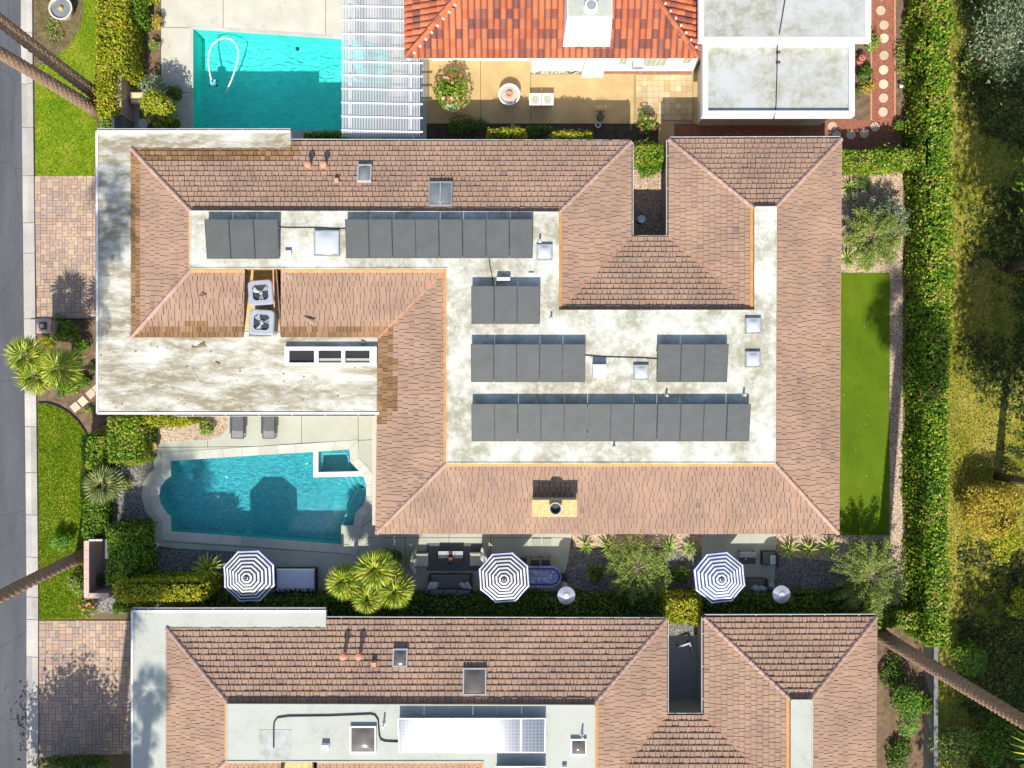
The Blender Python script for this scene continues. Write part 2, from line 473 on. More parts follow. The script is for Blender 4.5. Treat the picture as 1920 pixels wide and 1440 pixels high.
t = NT('gravel_tan_bed')
v = t.n('TexVoronoi'); v.inputs['Scale'].default_value = 17; t.l(t.pos(), v.inputs['Vector'])
h = t.n('SeparateColor'); t.l(v.outputs['Color'], h.inputs[0])
c = t.ramp(h.outputs[0], [(0.0, lin(0.20, 0.14, 0.09)), (0.4, lin(0.38, 0.28, 0.20)), (0.8, lin(0.55, 0.42, 0.30)), (1.0, lin(0.66, 0.56, 0.44))])
t.bump(v.outputs['Distance'], 0.8, 0.03); t.fin(c, 0.95, 0.15)
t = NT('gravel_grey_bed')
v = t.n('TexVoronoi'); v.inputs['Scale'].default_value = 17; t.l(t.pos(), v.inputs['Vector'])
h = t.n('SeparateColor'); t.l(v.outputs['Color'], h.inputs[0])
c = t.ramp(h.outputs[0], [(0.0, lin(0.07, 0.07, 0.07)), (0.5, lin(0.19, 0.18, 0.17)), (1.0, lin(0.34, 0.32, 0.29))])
t.bump(v.outputs['Distance'], 0.8, 0.03); t.fin(c, 0.95, 0.15)

# water: clear sheet that passes the sun, with a thin reflection over it
def water(name, tint, ripple):
    t = NT(name); t.t.nodes.remove(t.b)
    tr = t.n('BsdfTransparent'); tr.inputs['Color'].default_value = tint
    gl = t.n('BsdfGlossy'); gl.inputs['Roughness'].default_value = 0.04
    fr = t.n('Fresnel'); fr.inputs['IOR'].default_value = 1.33
    bp = t.n('Bump'); bp.inputs['Strength'].default_value = 0.8; bp.inputs['Distance'].default_value = 0.05
    t.l(t.noise(ripple, (1.0, 2.0, 1.0), 3, 0.5, 0.8), bp.inputs['Height'])
    t.l(bp.outputs['Normal'], gl.inputs['Normal']); t.l(bp.outputs['Normal'], fr.inputs['Normal'])
    mx = t.n('MixShader'); t.l(fr.outputs[0], mx.inputs[0]); t.l(tr.outputs[0], mx.inputs[1]); t.l(gl.outputs[0], mx.inputs[2])
    t.l(mx.outputs[0], t.out.inputs['Surface'])
water('water_clear', lin(0.60, 0.95, 0.96), 3.0)
water('water_deep', lin(0.44, 0.84, 0.93), 5.0)

def rippled_plaster(name, c1, c2, scale, lo=0.36, hi=0.64):
    t = NT(name)
    c = t.ramp(t.noise(scale, (1, 1.8, 1), 4, 0.62, 1.4), [(lo, c1), (hi, c2)])  # mottle paints the water's rippling light into the pool floor colour
    c = t.mix(1.0, c, t.ramp(t.noise(0.5, detail=4), [(0.3, lin(0.88, 0.92, 0.94)), (0.7, lin(1.08, 1.05, 1.04))]), 'MULTIPLY')
    t.fin(c, 0.9, 0.1)
rippled_plaster('pool_plaster_cyan', lin(0.13, 0.72, 0.63), lin(0.24, 0.86, 0.76), 2.2)
rippled_plaster('pool_plaster_teal', lin(0.19, 0.42, 0.40), lin(0.36, 0.72, 0.66), 5.0, 0.38, 0.64)
rippled_plaster('pool_plaster_ledge', lin(0.36, 0.52, 0.46), lin(0.46, 0.62, 0.55), 3.0)

# solar glass
def solar(name, base, line, nx, rough, spec):
    t = NT(name)
    tc = t.n('TexCoord'); br = t.n('TexBrick'); br.offset = 0
    mp = t.n('Mapping'); mp.inputs['Scale'].default_value = (nx, nx, 1)
    t.l(tc.outputs['Object'], mp.inputs['Vector']); t.l(mp.outputs['Vector'], br.inputs['Vector'])
    br.inputs['Color1'].default_value = base; br.inputs['Color2'].default_value = sc(base, 1.12); br.inputs['Mortar'].default_value = line
    br.inputs['Scale'].default_value = 1.0; br.inputs['Mortar Size'].default_value = 0.03
    br.inputs['Brick Width'].default_value = 1.0; br.inputs['Row Height'].default_value = 1.0
    c = t.mix(1.0, br.outputs['Color'], t.ramp(t.noise(1.5, detail=4), [(0.3, lin(0.88, 0.88, 0.88)), (0.7, lin(1.12, 1.12, 1.1))]), 'MULTIPLY')
    return t.fin(c, rough, spec)
solar('solar_matt', lin(0.070, 0.076, 0.074), lin(0.055, 0.06, 0.058), 16, 0.55, 0.35)
solar('solar_glossy', lin(0.05, 0.075, 0.115), lin(0.26, 0.29, 0.32), 6.2, 0.072, 0.5)

def leaf(name, stops, trans=0.30, patch=0.5, rough=0.5):
    t = NT(name)
    r = t.rand()
    if patch:
        a = t.n('Math', operation='MULTIPLY_ADD'); a.inputs[1].default_value = patch * 2.2; a.inputs[2].default_value = -patch * 1.1
        t.l(t.noise(1.1, detail=3), a.inputs[0])
        s2 = t.n('Math', operation='ADD'); s2.use_clamp = True
        t.l(r, s2.inputs[0]); t.l(a.outputs[0], s2.inputs[1]); r = s2.outputs[0]
    c = t.ramp(r, stops)
    t.fin(c, rough, 0.3)
    tl = t.n('BsdfTranslucent'); t.l(c, tl.inputs['Color'])
    mx = t.n('MixShader'); mx.inputs[0].default_value = trans
    t.l(t.b.outputs[0], mx.inputs[1]); t.l(tl.outputs[0], mx.inputs[2]); t.l(mx.outputs[0], t.out.inputs['Surface'])
    return t.m
leaf('leaf_hedge', [(0.0, lin(0.065, 0.16, 0.008)), (0.35, lin(0.15, 0.30, 0.014)), (0.72, lin(0.31, 0.43, 0.022)), (0.96, lin(0.52, 0.51, 0.07)), (1.0, lin(0.46, 0.30, 0.12))], 0.34, 0.95)
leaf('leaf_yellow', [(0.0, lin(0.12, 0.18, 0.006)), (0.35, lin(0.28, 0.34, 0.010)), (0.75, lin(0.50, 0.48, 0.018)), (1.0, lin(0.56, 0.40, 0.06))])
leaf('leaf_green', [(0.0, lin(0.055, 0.12, 0.008)), (0.5, lin(0.13, 0.25, 0.014)), (1.0, lin(0.28, 0.40, 0.03))])
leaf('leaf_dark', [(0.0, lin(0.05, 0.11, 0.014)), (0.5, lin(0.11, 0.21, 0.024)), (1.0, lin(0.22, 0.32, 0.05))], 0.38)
leaf('leaf_shade', [(0.0, lin(0.030, 0.045, 0.010)), (0.5, lin(0.075, 0.10, 0.016)), (0.85, lin(0.17, 0.20, 0.025)), (1.0, lin(0.42, 0.38, 0.07))], 0.2, 0.45)  # dark leaf tones that put deeper tree shade into the colour
leaf('leaf_olive', [(0.0, lin(0.11, 0.18, 0.03)), (0.5, lin(0.25, 0.34, 0.05)), (1.0, lin(0.46, 0.52, 0.13))])
leaf('leaf_grey', [(0.0, lin(0.10, 0.15, 0.08)), (0.5, lin(0.22, 0.29, 0.16)), (1.0, lin(0.46, 0.48, 0.26))])
leaf('leaf_ochre', [(0.0, lin(0.22, 0.15, 0.02)), (0.3, lin(0.44, 0.34, 0.03)), (0.75, lin(0.66, 0.57, 0.07)), (1.0, lin(0.58, 0.33, 0.07))], 0.3, 0.6)
leaf('leaf_bright', [(0.0, lin(0.07, 0.19, 0.015)), (0.5, lin(0.15, 0.34, 0.03)), (1.0, lin(0.26, 0.46, 0.06))])
leaf('leaf_palm', [(0.0, lin(0.11, 0.21, 0.018)), (0.4, lin(0.26, 0.37, 0.025)), (0.75, lin(0.50, 0.52, 0.05)), (1.0, lin(0.66, 0.54, 0.14))], 0.25, 0.25, 0.4)
leaf('leaf_palm_grey', [(0.0, lin(0.13, 0.19, 0.06)), (0.5, lin(0.28, 0.32, 0.10)), (1.0, lin(0.50, 0.48, 0.18))], 0.25, 0.2, 0.45)
leaf('leaf_agave', [(0.0, lin(0.14, 0.24, 0.04)), (0.5, lin(0.34, 0.46, 0.10)), (1.0, lin(0.58, 0.62, 0.22))], 0.15, 0.2, 0.45)
leaf('leaf_dry', [(0.0, lin(0.20, 0.15, 0.07)), (1.0, lin(0.46, 0.38, 0.20))], 0.2, 0.2, 0.8)
leaf('petal', [(0.0, lin(0.60, 0.05, 0.05)), (0.5, lin(0.70, 0.22, 0.20)), (1.0, lin(0.75, 0.50, 0.42))], 0.2, 0.0)
leaf('grass_blade', [(0.0, lin(0.11, 0.21, 0.008)), (0.5, lin(0.20, 0.31, 0.012)), (1.0, lin(0.42, 0.41, 0.04))], 0.4, 0.6)
leaf('litter', [(0.0, lin(0.15, 0.17, 0.03)), (0.5, lin(0.36, 0.31, 0.07)), (1.0, lin(0.60, 0.50, 0.24))], 0.3, 0.2)
M = MATS
# ------------------------------------------------------------------ the ground and what is laid on it
def offset_poly(pts, d):
    n = len(pts); out = []
    if area(pts) < 0: pts = pts[::-1]
    for i in range(n):
        a, b, c = pts[i - 1], pts[i], pts[(i + 1) % n]
        e1 = Vector((b[0] - a[0], b[1] - a[1])).normalized(); e2 = Vector((c[0] - b[0], c[1] - b[1])).normalized()
        n1 = Vector((e1.y, -e1.x)); n2 = Vector((e2.y, -e2.x)); m = (n1 + n2)
        m = m / max(0.35, m.length_squared / 2)
        out.append((b[0] + m.x * d, b[1] + m.y * d))
    return pts, out

def xy(pts): return [(p[0], p[1]) for p in pts]

POOL = xy(poly([(320, 863), (455, 854), (588, 846), (657, 841), (658, 865), (672, 880), (682, 890), (688, 910), (688, 930), (682, 948),
                (668, 962), (664, 985), (659, 1000), (657, 1023), (490, 1010), (320, 997), (320, 970), (312, 962), (302, 947), (298, 930),
                (301, 911), (309, 900), (320, 891)]))
NPOOL = xy(poly([(362, 54), (500, 63), (690, 76), (728, 92), (738, 130), (733, 170), (712, 200), (700, 246), (362, 244)]))

BIG = [(-400, -400), (400, -400), (400, 400), (-400, 400)]
sheet('ground', BIG, [POOL, NPOOL], 0.0, M['ground_soil'])

# road and kerb
rx = lambda y: 39 + (y / 1440) * 12
flat('road', xy(poly([(-3000, -3000), (30, -3000), (rx(0), 0), (rx(360), 360), (rx(720), 720), (50, 1080), (51, 1440), (55, 4500), (-3000, 4500)])), -0.05, 0.012, M['asphalt'])
kx = lambda y: (39 + min(y, 1080) / 1080 * 11 if y > 0 else 39, 62 + min(y, 1080) / 1080 * 11.5 if y > 0 else 62)
kerb = MB()
kb = xy(poly([(kx(-400)[0], -400), (kx(-400)[1], -400), (kx(0)[1], 0), (kx(1080)[1], 1080), (74, 1900), (51, 1900), (kx(1080)[0], 1080), (kx(0)[0], 0)]))
kerb.prism(kb, -0.05, 0.02)
kerb = kerb.build('kerb', M['joint']); kerb['kind'] = 'structure'
cuts = [-330, -230, -130, -40, 62, 158, 240, 330, 418, 475, 598, 648, 722, 800, 886, 965, 1044, 1119, 1161, 1231, 1310, 1390, 1480, 1590, 1700]
for a, b in zip(cuts, cuts[1:]):
    g = 0.5
    for (fa, fb, z0, z1) in ((0.03, 0.50, 0.045, 0.05), (0.54, 1.0, 0.11, 0.12)):      # gutter pan and kerb top
        def P(y, f): x0, x1 = kx(y); return (x0 + (x1 - x0) * f, y)
        pts = xy(poly([P(b - g, fa), P(b - g, fb), P(a + g, fb), P(a + g, fa)]))
        MB().prism(pts, 0.0, z1).build('kerb_stone', M['kerb_concrete'], kerb)

# golf course rough beyond the tall hedge
flat('golf_course', xy(poly([(1740, -2600), (5200, -2600), (5200, 4200), (1740, 4200)])), -0.05, 0.010, M['golf_grass'])

# front lawns
LAWN1 = xy(poly([(65, -200), (178, -200), (182, 30), (182, 300), (181, 329), (67, 331)]))
LAWN2 = xy(poly([(72, 756), (90, 757), (110, 763), (130, 775), (146, 791), (158, 810), (165, 830), (165, 1000), (158, 1050), (156, 1120), (170, 1160), (74, 1162)]))
flat('front_lawn', LAWN1, -0.05, 0.030, M['lawn'])
flat('front_lawn', LAWN2, -0.05, 0.030, M['lawn'])
# lawn edging between grass and bed
edge = MB()
ep = [(72, 755), (90, 755), (110, 761), (130, 773), (147, 789), (160, 808), (168, 826)]
edge.tube([W(x, y, 0.05) for x, y in ep], 0.045, 6)
o = edge.build('lawn_edging', M['rubber']); tag(o, 'dark curved edging strip between front lawn and palm bed', 'edging')
# beds
flat('planting_bed', xy(poly([(72, 600), (182, 600), (210, 800), (165, 826), (146, 789), (130, 773), (110, 761), (90, 755), (72, 753)])), -0.05, 0.022, M['soil'])
flat('fountain_bed', xy(poly([(64, -20), (150, -20), (158, 20), (150, 55), (128, 88), (100, 112), (66, 128)])), 0.0, 0.040, M['soil'])
flat('side_bed', xy(poly([(182, 780), (300, 780), (300, 1150), (160, 1150), (165, 830)])), -0.05, 0.016, M['gravel_grey_bed'])
flat('hedge_bed', xy(poly([(180, -60), (303, -60), (303, 250), (182, 250)])), -0.05, 0.014, M['soil'])
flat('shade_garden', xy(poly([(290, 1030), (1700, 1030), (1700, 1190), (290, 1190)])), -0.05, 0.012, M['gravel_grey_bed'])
flat('gravel_bed', xy(poly([(280, 770), (420, 770), (429, 790), (426, 806), (415, 818), (395, 824), (296, 829), (280, 829)])), 0.0, 0.060, M['gravel_tan_bed'])
flat('gravel_strip', xy(poly([(1040, 985), (1330, 985), (1330, 1027), (1075, 1027), (1072, 1000)])), 0.0, 0.030, M['gravel_tan_bed'])
flat('gravel_strip', xy(poly([(1440, 985), (1700, 985), (1700, 1150), (1640, 1060), (1440, 1040)])), 0.0, 0.032, M['gravel_tan_bed'])
flat('gravel_garden', xy(poly([(1540, 318), (1692, 318), (1692, 512), (1540, 512)])), 0.0, 0.030, M['gravel_tan_bed'])
flat('gravel_strip', xy(poly([(1668, 512), (1692, 512), (1692, 1002), (1668, 1002)])), 0.0, 0.030, M['gravel_tan_bed'])
flat('artificial_turf', xy(poly([(1540, 512), (1668, 512), (1666, 1003), (1540, 1003)])), 0.0, 0.055, M['turf'])
flat('court_gravel', xy(poly([(1180, 318), (1258, 318), (1258, 470), (1180, 470)])), 0.0, 0.030, M['gravel_tan_bed'])
flat('courtyard_floor', xy(poly([(1170, 1190), (1400, 1190), (1400, 1340), (1170, 1340)])), 0.0, 0.030, M['patio_shade'])
flat('red_border', xy(poly([(1240, 222), (1692, 222), (1692, 300), (1240, 300)])), 0.0, 0.018, M['red_mulch'])
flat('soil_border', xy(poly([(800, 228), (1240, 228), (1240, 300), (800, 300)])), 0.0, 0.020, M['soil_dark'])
flat('south_east_bed', xy(poly([(1630, 1150), (1755, 1150), (1755, 1700), (1600, 1700)])), 0.0, 0.018, M['soil'])
flat('east_bed', xy(poly([(1590, -100), (1640, -100), (1640, 225), (1590, 225)])), 0.0, 0.024, M['soil'])
flat('hedge_border', xy(poly([(1678, -100), (1700, -100), (1700, 240), (1678, 240)])), 0.0, 0.026, M['soil'])

# driveways of mixed pavers
def pavers(name, pts_px, unit, seed):
    rg = random.Random(seed)
    P = xy(poly(pts_px)); base = flat(name, P, 0.0, 0.030, M['sand'])
    xs = [p[0] for p in P]; ys = [p[1] for p in P]
    nx, ny = int((max(xs) - min(xs)) / unit) + 1, int((max(ys) - min(ys)) / unit) + 1
    used = [[False] * ny for _ in range(nx)]; cells = []
    for j in range(ny):
        for i in range(nx):
            if used[i][j]: continue
            for w, h in rg.sample([(2, 2), (2, 2), (2, 1), (1, 2), (2, 1)], 5) + [(1, 1)]:
                if i + w <= nx and j + h <= ny and not any(used[i + a][j + b] for a in range(w) for b in range(h)):
                    for a in range(w):
                        for b in range(h): used[i + a][j + b] = True
                    cells.append((i, j, w, h)); break
    meshes = {}
    cl = P if area(P) > 0 else P[::-1]
    rest = MB(); cnt = 0
    cells.sort(key=lambda c: (-c[2] * c[3], rg.random()))
    for i, j, w, h in cells:
        g = 0.007
        x0, y0 = min(xs) + i * unit + g, min(ys) + j * unit + g; x1, y1 = x0 + w * unit - 2 * g, y0 + h * unit - 2 * g
        if not (inside(((x0 + x1) / 2, (y0 + y1) / 2), P)): continue
        cut = clip([(x0, y0), (x1, y0), (x1, y1), (x0, y1)], cl)
        if len(cut) < 3 or area(cut) < 0.004: continue
        z = 0.055 + rg.uniform(-0.004, 0.004)
        whole = area(cut) > (x1 - x0) * (y1 - y0) * 0.999
        if whole and cnt < 300:
            if (w, h) not in meshes:
                meshes[(w, h)] = MB().cbox(0, 0, 0, x1 - x0, y1 - y0, 0.05, 0.008).mesh('paver', M['paver'])
            o = link('paver', meshes[(w, h)], base); o.location = (x0, y0, z - 0.05); cnt += 1
        else: rest.prism(cut, 0.0, z)
    if rest.f: rest.build('paver_infill', M['paver'], base)['kind'] = 'stuff'
pavers('driveway', [(66, 330), (195, 330), (195, 598), (70, 598)], 0.150, 3)
pavers('driveway', [(74, 1163), (275, 1163), (275, 1412), (74, 1420)], 0.165, 4)

# scattered stones, grass and litter
def stones(name, pts_px, n, size, mat, z=0.03, seed=1, label=None):
    rg = np.random.RandomState(seed); P = xy(poly(pts_px, z if z > 1 else 0.0))
    xs = [p[0] for p in P]; ys = [p[1] for p in P]
    pts = []
    while len(pts) < n:
        for x, y in zip(rg.uniform(min(xs), max(xs), 2000), rg.uniform(min(ys), max(ys), 2000)):
            if inside((x, y), P): pts.append((x, y))
            if len(pts) >= n: break
    C = np.array(pts)
    base = np.array([(1, 0, 0), (0.3, 0.9, 0), (-0.8, 0.5, 0), (-0.7, -0.7, 0), (0.4, -0.9, 0), (0, 0, 0.75)])
    a = rg.uniform(0, 6.28, n); s = size * rg.uniform(0.5, 1.2, n)
    ca, sa = np.cos(a), np.sin(a)
    V = np.zeros((n, 6, 3))
    V[:, :, 0] = (base[None, :, 0] * ca[:, None] - base[None, :, 1] * sa[:, None]) * s[:, None] + C[:, 0:1]
    V[:, :, 1] = (base[None, :, 0] * sa[:, None] + base[None, :, 1] * ca[:, None]) * s[:, None] + C[:, 1:2]
    V[:, :, 2] = base[None, :, 2] * s[:, None] + z
    F = np.array([(0, 1, 5), (1, 2, 5), (2, 3, 5), (3, 4, 5), (4, 0, 5)])
    F = (F[None] + (np.arange(n) * 6)[:, None, None]).reshape(-1, 3)
    o = link(name, np_mesh(name, V.reshape(-1, 3), F, mat))
    return tag(o, label, name.replace('_', ' ').split()[-1], kind='stuff')

stones('gravel', [(296, 782), (420, 782), (428, 792), (425, 806), (413, 817), (395, 823), (296, 828)], 5000, 0.035, M['gravel_tan'], 0.06, 1, 'tan gravel in bed beside pool deck under roof edge')
stones('gravel', [(1577, 330), (1690, 330), (1690, 512), (1577, 512)], 7000, 0.04, M['gravel_tan'], 0.03, 2, 'tan gravel around desert plants beside east roof')
stones('gravel', [(1668, 512), (1692, 512), (1692, 1010), (1690, 1150), (1640, 1060), (1450, 1030), (1450, 1000), (1668, 1003)], 8000, 0.04, M['gravel_tan'], 0.032, 3, 'gravel strip running round the artificial turf')
stones('gravel', [(1075, 998), (1330, 998), (1330, 1027), (1075, 1027)], 3500, 0.04, M['gravel_tan'], 0.03, 4, 'tan gravel strip with agaves below south roof edge')
stones('gravel', [(1185, 325), (1250, 325), (1250, 400), (1185, 400)], 2200, 0.04, M['gravel_tan'], 0.03, 5, 'tan gravel in the courtyard mouth below clipped shrubs')
stones('gravel', [(995, 108), (1094, 108), (1090, 139), (995, 139)], 2500, 0.04, M['gravel_white'], 0.045, 6, 'white gravel bed below red tiled roof')
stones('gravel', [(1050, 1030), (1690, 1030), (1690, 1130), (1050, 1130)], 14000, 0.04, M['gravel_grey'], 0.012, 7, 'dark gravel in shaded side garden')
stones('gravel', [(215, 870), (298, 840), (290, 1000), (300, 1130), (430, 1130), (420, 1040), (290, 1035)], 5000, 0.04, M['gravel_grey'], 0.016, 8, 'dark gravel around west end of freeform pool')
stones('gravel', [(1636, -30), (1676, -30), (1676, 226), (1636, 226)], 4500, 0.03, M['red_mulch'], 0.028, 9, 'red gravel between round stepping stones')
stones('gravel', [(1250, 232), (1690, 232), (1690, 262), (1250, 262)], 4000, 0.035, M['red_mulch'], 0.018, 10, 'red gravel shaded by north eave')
stones('fallen_petal', [(1580, 520), (1662, 520), (1662, 1000), (1580, 1000)], 26, 0.018, M['white_paint'], 0.056, 12, 'white petals fallen on the artificial turf')
stones('fallen_leaf', [(75, 340), (180, 340), (180, 590), (75, 590)], 90, 0.04, M['leaf_dry'], 0.06, 13, 'dry leaves blown over upper paver driveway')
stones('fallen_leaf', [(186, 640), (700, 640), (700, 770), (186, 770)], 60, 0.05, M['leaf_dry'], 3.135, 14, 'dry leaves on the stained lower flat roof')

def blades(name, pts_px, n, h, mat, z, seed, label, cat, w=0.018):
    rg = np.random.RandomState(seed); P = xy(poly(pts_px)) if not isinstance(pts_px[0][0], float) else pts_px
    xs = [p[0] for p in P]; ys = [p[1] for p in P]; pts = []
    while len(pts) < n:
        for x, y in zip(rg.uniform(min(xs), max(xs), 4000), rg.uniform(min(ys), max(ys), 4000)):
            if inside((x, y), P): pts.append((x, y))
            if len(pts) >= n: break
    C = np.array(pts); a = rg.uniform(0, 6.28, n); hh = h * rg.uniform(0.5, 1.3, n); ln = rg.uniform(0.2, 1.2, n) * hh; b = rg.uniform(0, 6.28, n)
    V = np.zeros((n, 3, 3))
    V[:, 0, 0] = C[:, 0] + np.cos(a) * w; V[:, 0, 1] = C[:, 1] + np.sin(a) * w
    V[:, 1, 0] = C[:, 0] - np.cos(a) * w; V[:, 1, 1] = C[:, 1] - np.sin(a) * w
    V[:, 2, 0] = C[:, 0] + np.cos(b) * ln; V[:, 2, 1] = C[:, 1] + np.sin(b) * ln; V[:, 2, 2] = hh
    V[:, :, 2] += z
    o = link(name, np_mesh(name, V.reshape(-1, 3), np.arange(n * 3).reshape(n, 3), mat))
    return tag(o, label, cat, kind='stuff')
blades('grass', LAWN1, 26000, 0.05, M['grass_blade'], 0.03, 1, 'green lawn grass north of the paver driveway', 'grass')
blades('grass', LAWN2, 34000, 0.055, M['grass_blade'], 0.03, 2, 'green lawn grass between street kerb and hedge below the palms', 'grass')
blades('grass', [(1778, -60), (2000, -60), (2000, 1500), (1778, 1500)], 60000, 0.06, M['litter'], 0.01, 3, 'dry yellow rough grass beyond the tall hedge', 'grass', 0.035)

# pool decks
deck_outer = xy(poly([(289, 829), (296, 829), (395, 824), (415, 818), (426, 806), (429, 790), (420, 770), (720, 770), (720, 1050), (640, 1045), (480, 1036), (330, 1028), (290, 1022), (287, 975), (273, 958), (266, 930), (269, 905), (280, 888), (289, 880)]))
def basin(name, P, depth, mat, wname, wmat, zw):
    a = P if area(P) > 0 else P[::-1]; n = len(a)
    b = MB(); b.poly([(p[0], p[1], -depth) for p in a])
    for i in range(n):
        p, q = a[i], a[(i + 1) % n]
        b.poly([(p[0], p[1], -depth), (p[0], p[1], 0.04), (q[0], q[1], 0.04), (q[0], q[1], -depth)])
    o = b.build(name, mat); o['kind'] = 'structure'
    w = MB().poly([(p[0], p[1], zw) for p in a]).build(wname, wmat); w['kind'] = 'structure'
    return o
basin('pool_basin', POOL, 1.05, M['pool_plaster_teal'], 'pool_water', M['water_deep'], -0.10)
basin('pool_basin', NPOOL, 1.35, M['pool_plaster_cyan'], 'pool_water', M['water_clear'], -0.10)

def coping(P, d, ln, z, parent, hide=None):
    a, b = offset_poly(P, d)
    _, a2 = offset_poly(P, -0.03); n = len(a)
    for i in range(n):
        j = (i + 1) % n
        L = (Vector(a[j]) - Vector(a[i])).length; k = max(1, round(L / ln))
        for s in range(k):
            f0, f1 = s / k, (s + 1) / k; e = 0.006 / max(L, 0.05)
            lerp = lambda u, v, f: (u[0] + (v[0] - u[0]) * f, u[1] + (v[1] - u[1]) * f)
            q = [lerp(a2[i], a2[j], f0 + e), lerp(b[i], b[j], f0 + e), lerp(b[i], b[j], f1 - e), lerp(a2[i], a2[j], f1 - e)]
            MB().prism(q, 0.0, z).build('coping_stone', M['coping'], parent)
_, hole = offset_poly(POOL, 0.02)
deck = sheet('pool_deck', deck_outer, [hole], 0.055, M['deck_concrete'])
coping(POOL, 0.40, 0.95, 0.075, deck)
ndeck_outer = xy(poly([(303, -160), (800, -160), (800, 262), (303, 262)]))
_, hole = offset_poly(NPOOL, 0.02)
ndeck = sheet('pool_deck', ndeck_outer, [hole], 0.050, M['deck_cream'])
coping(NPOOL, 0.12, 1.6, 0.062, ndeck)
def joints(parent, lines, z, w=0.022):
    for pts in lines:
        for a, b in zip(pts, pts[1:]):
            p, q = W(*a), W(*b); p.z = q.z = z
            MB().beam(p, q, w, 0.008).build('expansion_joint', M['joint'], parent)
joints(deck, [[(566, 778), (566, 831)], [(672, 778), (672, 862), (683, 873), (695, 890), (703, 905)], [(296, 839), (480, 837), (566, 831), (705, 824)], [(390, 826), (390, 838)], [(672, 1000), (672, 1036)],
              [(672, 1008), (705, 1008)], [(672, 1000), (682, 985), (700, 972)], [(305, 1015), (480, 1026), (660, 1039)]], 0.057)
joints(ndeck, [[(303, 52), (361, 53)], [(419, -40), (419, 56)], [(611, -40), (611, 70)], [(303, 174), (361, 174)]], 0.052)

# spa, ledge and steps of the main pool
spa = MB()
def wline(m, pts, w, z0, z1):
    for a, b in zip(pts, pts[1:]):
        p, q = W(*a), W(*b); p.z = q.z = (z0 + z1) / 2; m.beam(p, q, w, z1 - z0)
wall = MB(); wline(wall, [(592.5, 845), (592.5, 895)], 0.24, -1.0, 0.06); wline(wall, [(597, 890), (682, 888)], 0.24, -1.0, 0.055)
o = wall.build('spa_wall', M['white_paint']); o['kind'] = 'structure'
fl = MB().prism(xy(poly([(596, 845), (657, 841), (658, 865), (672, 880), (676, 888), (596, 889)])), -1.0, -0.80)
fl.prism(xy(poly([(597, 846), (656, 842), (657, 865), (650, 850), (604, 852), (600, 888), (597, 888)])), -0.9, -0.42)
o = fl.build('spa_bench', M['pool_plaster_ledge']); o['kind'] = 'structure'
ledge = MB().prism(xy(poly([(668, 921), (688, 912), (688, 930), (682, 948), (668, 962), (664, 985), (659, 1000), (655, 1001), (642, 1000), (641, 988), (646, 966), (656, 942)])), -1.04, -0.38)
o = ledge.build('pool_ledge', M['pool_plaster_ledge']); o['kind'] = 'structure'
steps = MB()
for k, (p, zt) in enumerate(((((668, 896), (672, 905), (679, 911), (688, 914)), -0.3), (((654, 896), (659, 906), (667, 917), (671, 922)), -0.55), (((644, 898), (649, 909), (655, 918), (661, 925)), -0.8))):
    pts = list(p) + [(684, 893), (672, 890)]
    steps.prism(xy(poly(pts)), -1.04, zt - 0.01)
o = steps.build('pool_steps', M['pool_plaster_teal']); o['kind'] = 'structure'
for p, zt in ((((668, 896), (672, 905), (679, 911), (688, 914)), -0.29), (((654, 896), (659, 906), (667, 917), (671, 922)), -0.54), (((644, 898), (649, 909), (655, 918), (661, 925)), -0.79),
              (((668, 921), (656, 942), (646, 966), (641, 988), (641, 1015)), -0.36), (((604, 853), (640, 851), (648, 853), (651, 860), (651, 879)), -0.40)):
    m = MB(); wline(m, p, 0.075, zt - 0.03, zt); m.build('step_edge_tile', M['water_plaster_light'], o)

# patios
def pad(name, pts, z, mat): return flat(name, xy(poly(pts)), 0.0, z, mat)
patio = pad('side_patio', [(640, 985), (1075, 985), (1072, 1000), (1066, 1045), (1052, 1108), (920, 1112), (470, 1112), (470, 1034), (640, 1043)], 0.045, M['deck_concrete'])
joints(patio, [[(672, 1008), (1060, 1008)], [(760, 1000), (760, 1106)], [(842, 1000), (842, 1106)], [(920, 1000), (920, 1106)]], 0.047)
pad('seating_pad', [(1315, 985), (1455, 985), (1452, 1090), (1315, 1092)], 0.047, M['deck_concrete'])
pad('pergola_shade_floor', [(742, -80), (800, -80), (800, 262), (716, 262), (724, 205), (742, 175), (746, 120)], 0.066, M['patio_shade'])  # greyer pad added to paint the shade under the slats
tan = pad('tan_patio', [(800, 60), (1310, 60), (1310, 232), (800, 232)], 0.045, M['tan_concrete'])
joints(tan, [[(901, 107), (901, 232)], [(995, 107), (995, 232)], [(1189, 140), (1189, 225)]], 0.047)
pad('white_gravel_bed', [(995, 100), (1095, 100), (1092, 140), (995, 140)], 0.052, M['soil'])
pad('mulch_strip', [(1130, 132), (1298, 132), (1296, 139), (1130, 139)], 0.060, M['red_mulch'])
pad('garden_path', [(1234, 222), (1264, 222), (1264, 300), (1234, 300)], 0.048, M['tan_concrete'])
# flagstone terrace
ter = pad('flagstone_terrace', [(1191, 140), (1299, 140), (1300, 231), (1191, 222)], 0.060, M['sand'])
rg = random.Random(9); step = 10.6
for j in range(8):
    for i in range(10):
        x, y = 1192 + i * step, 141 + j * step
        if x + step > 1300 or y + step > 226: continue
        q = xy(rect(x + 0.25, y + 0.25, x + step - 0.25, y + step - 0.25))
        MB().prism(q, 0.04, 0.070 + rg.uniform(-0.003, 0.003)).build('flagstone', M['flagstone'], ter)
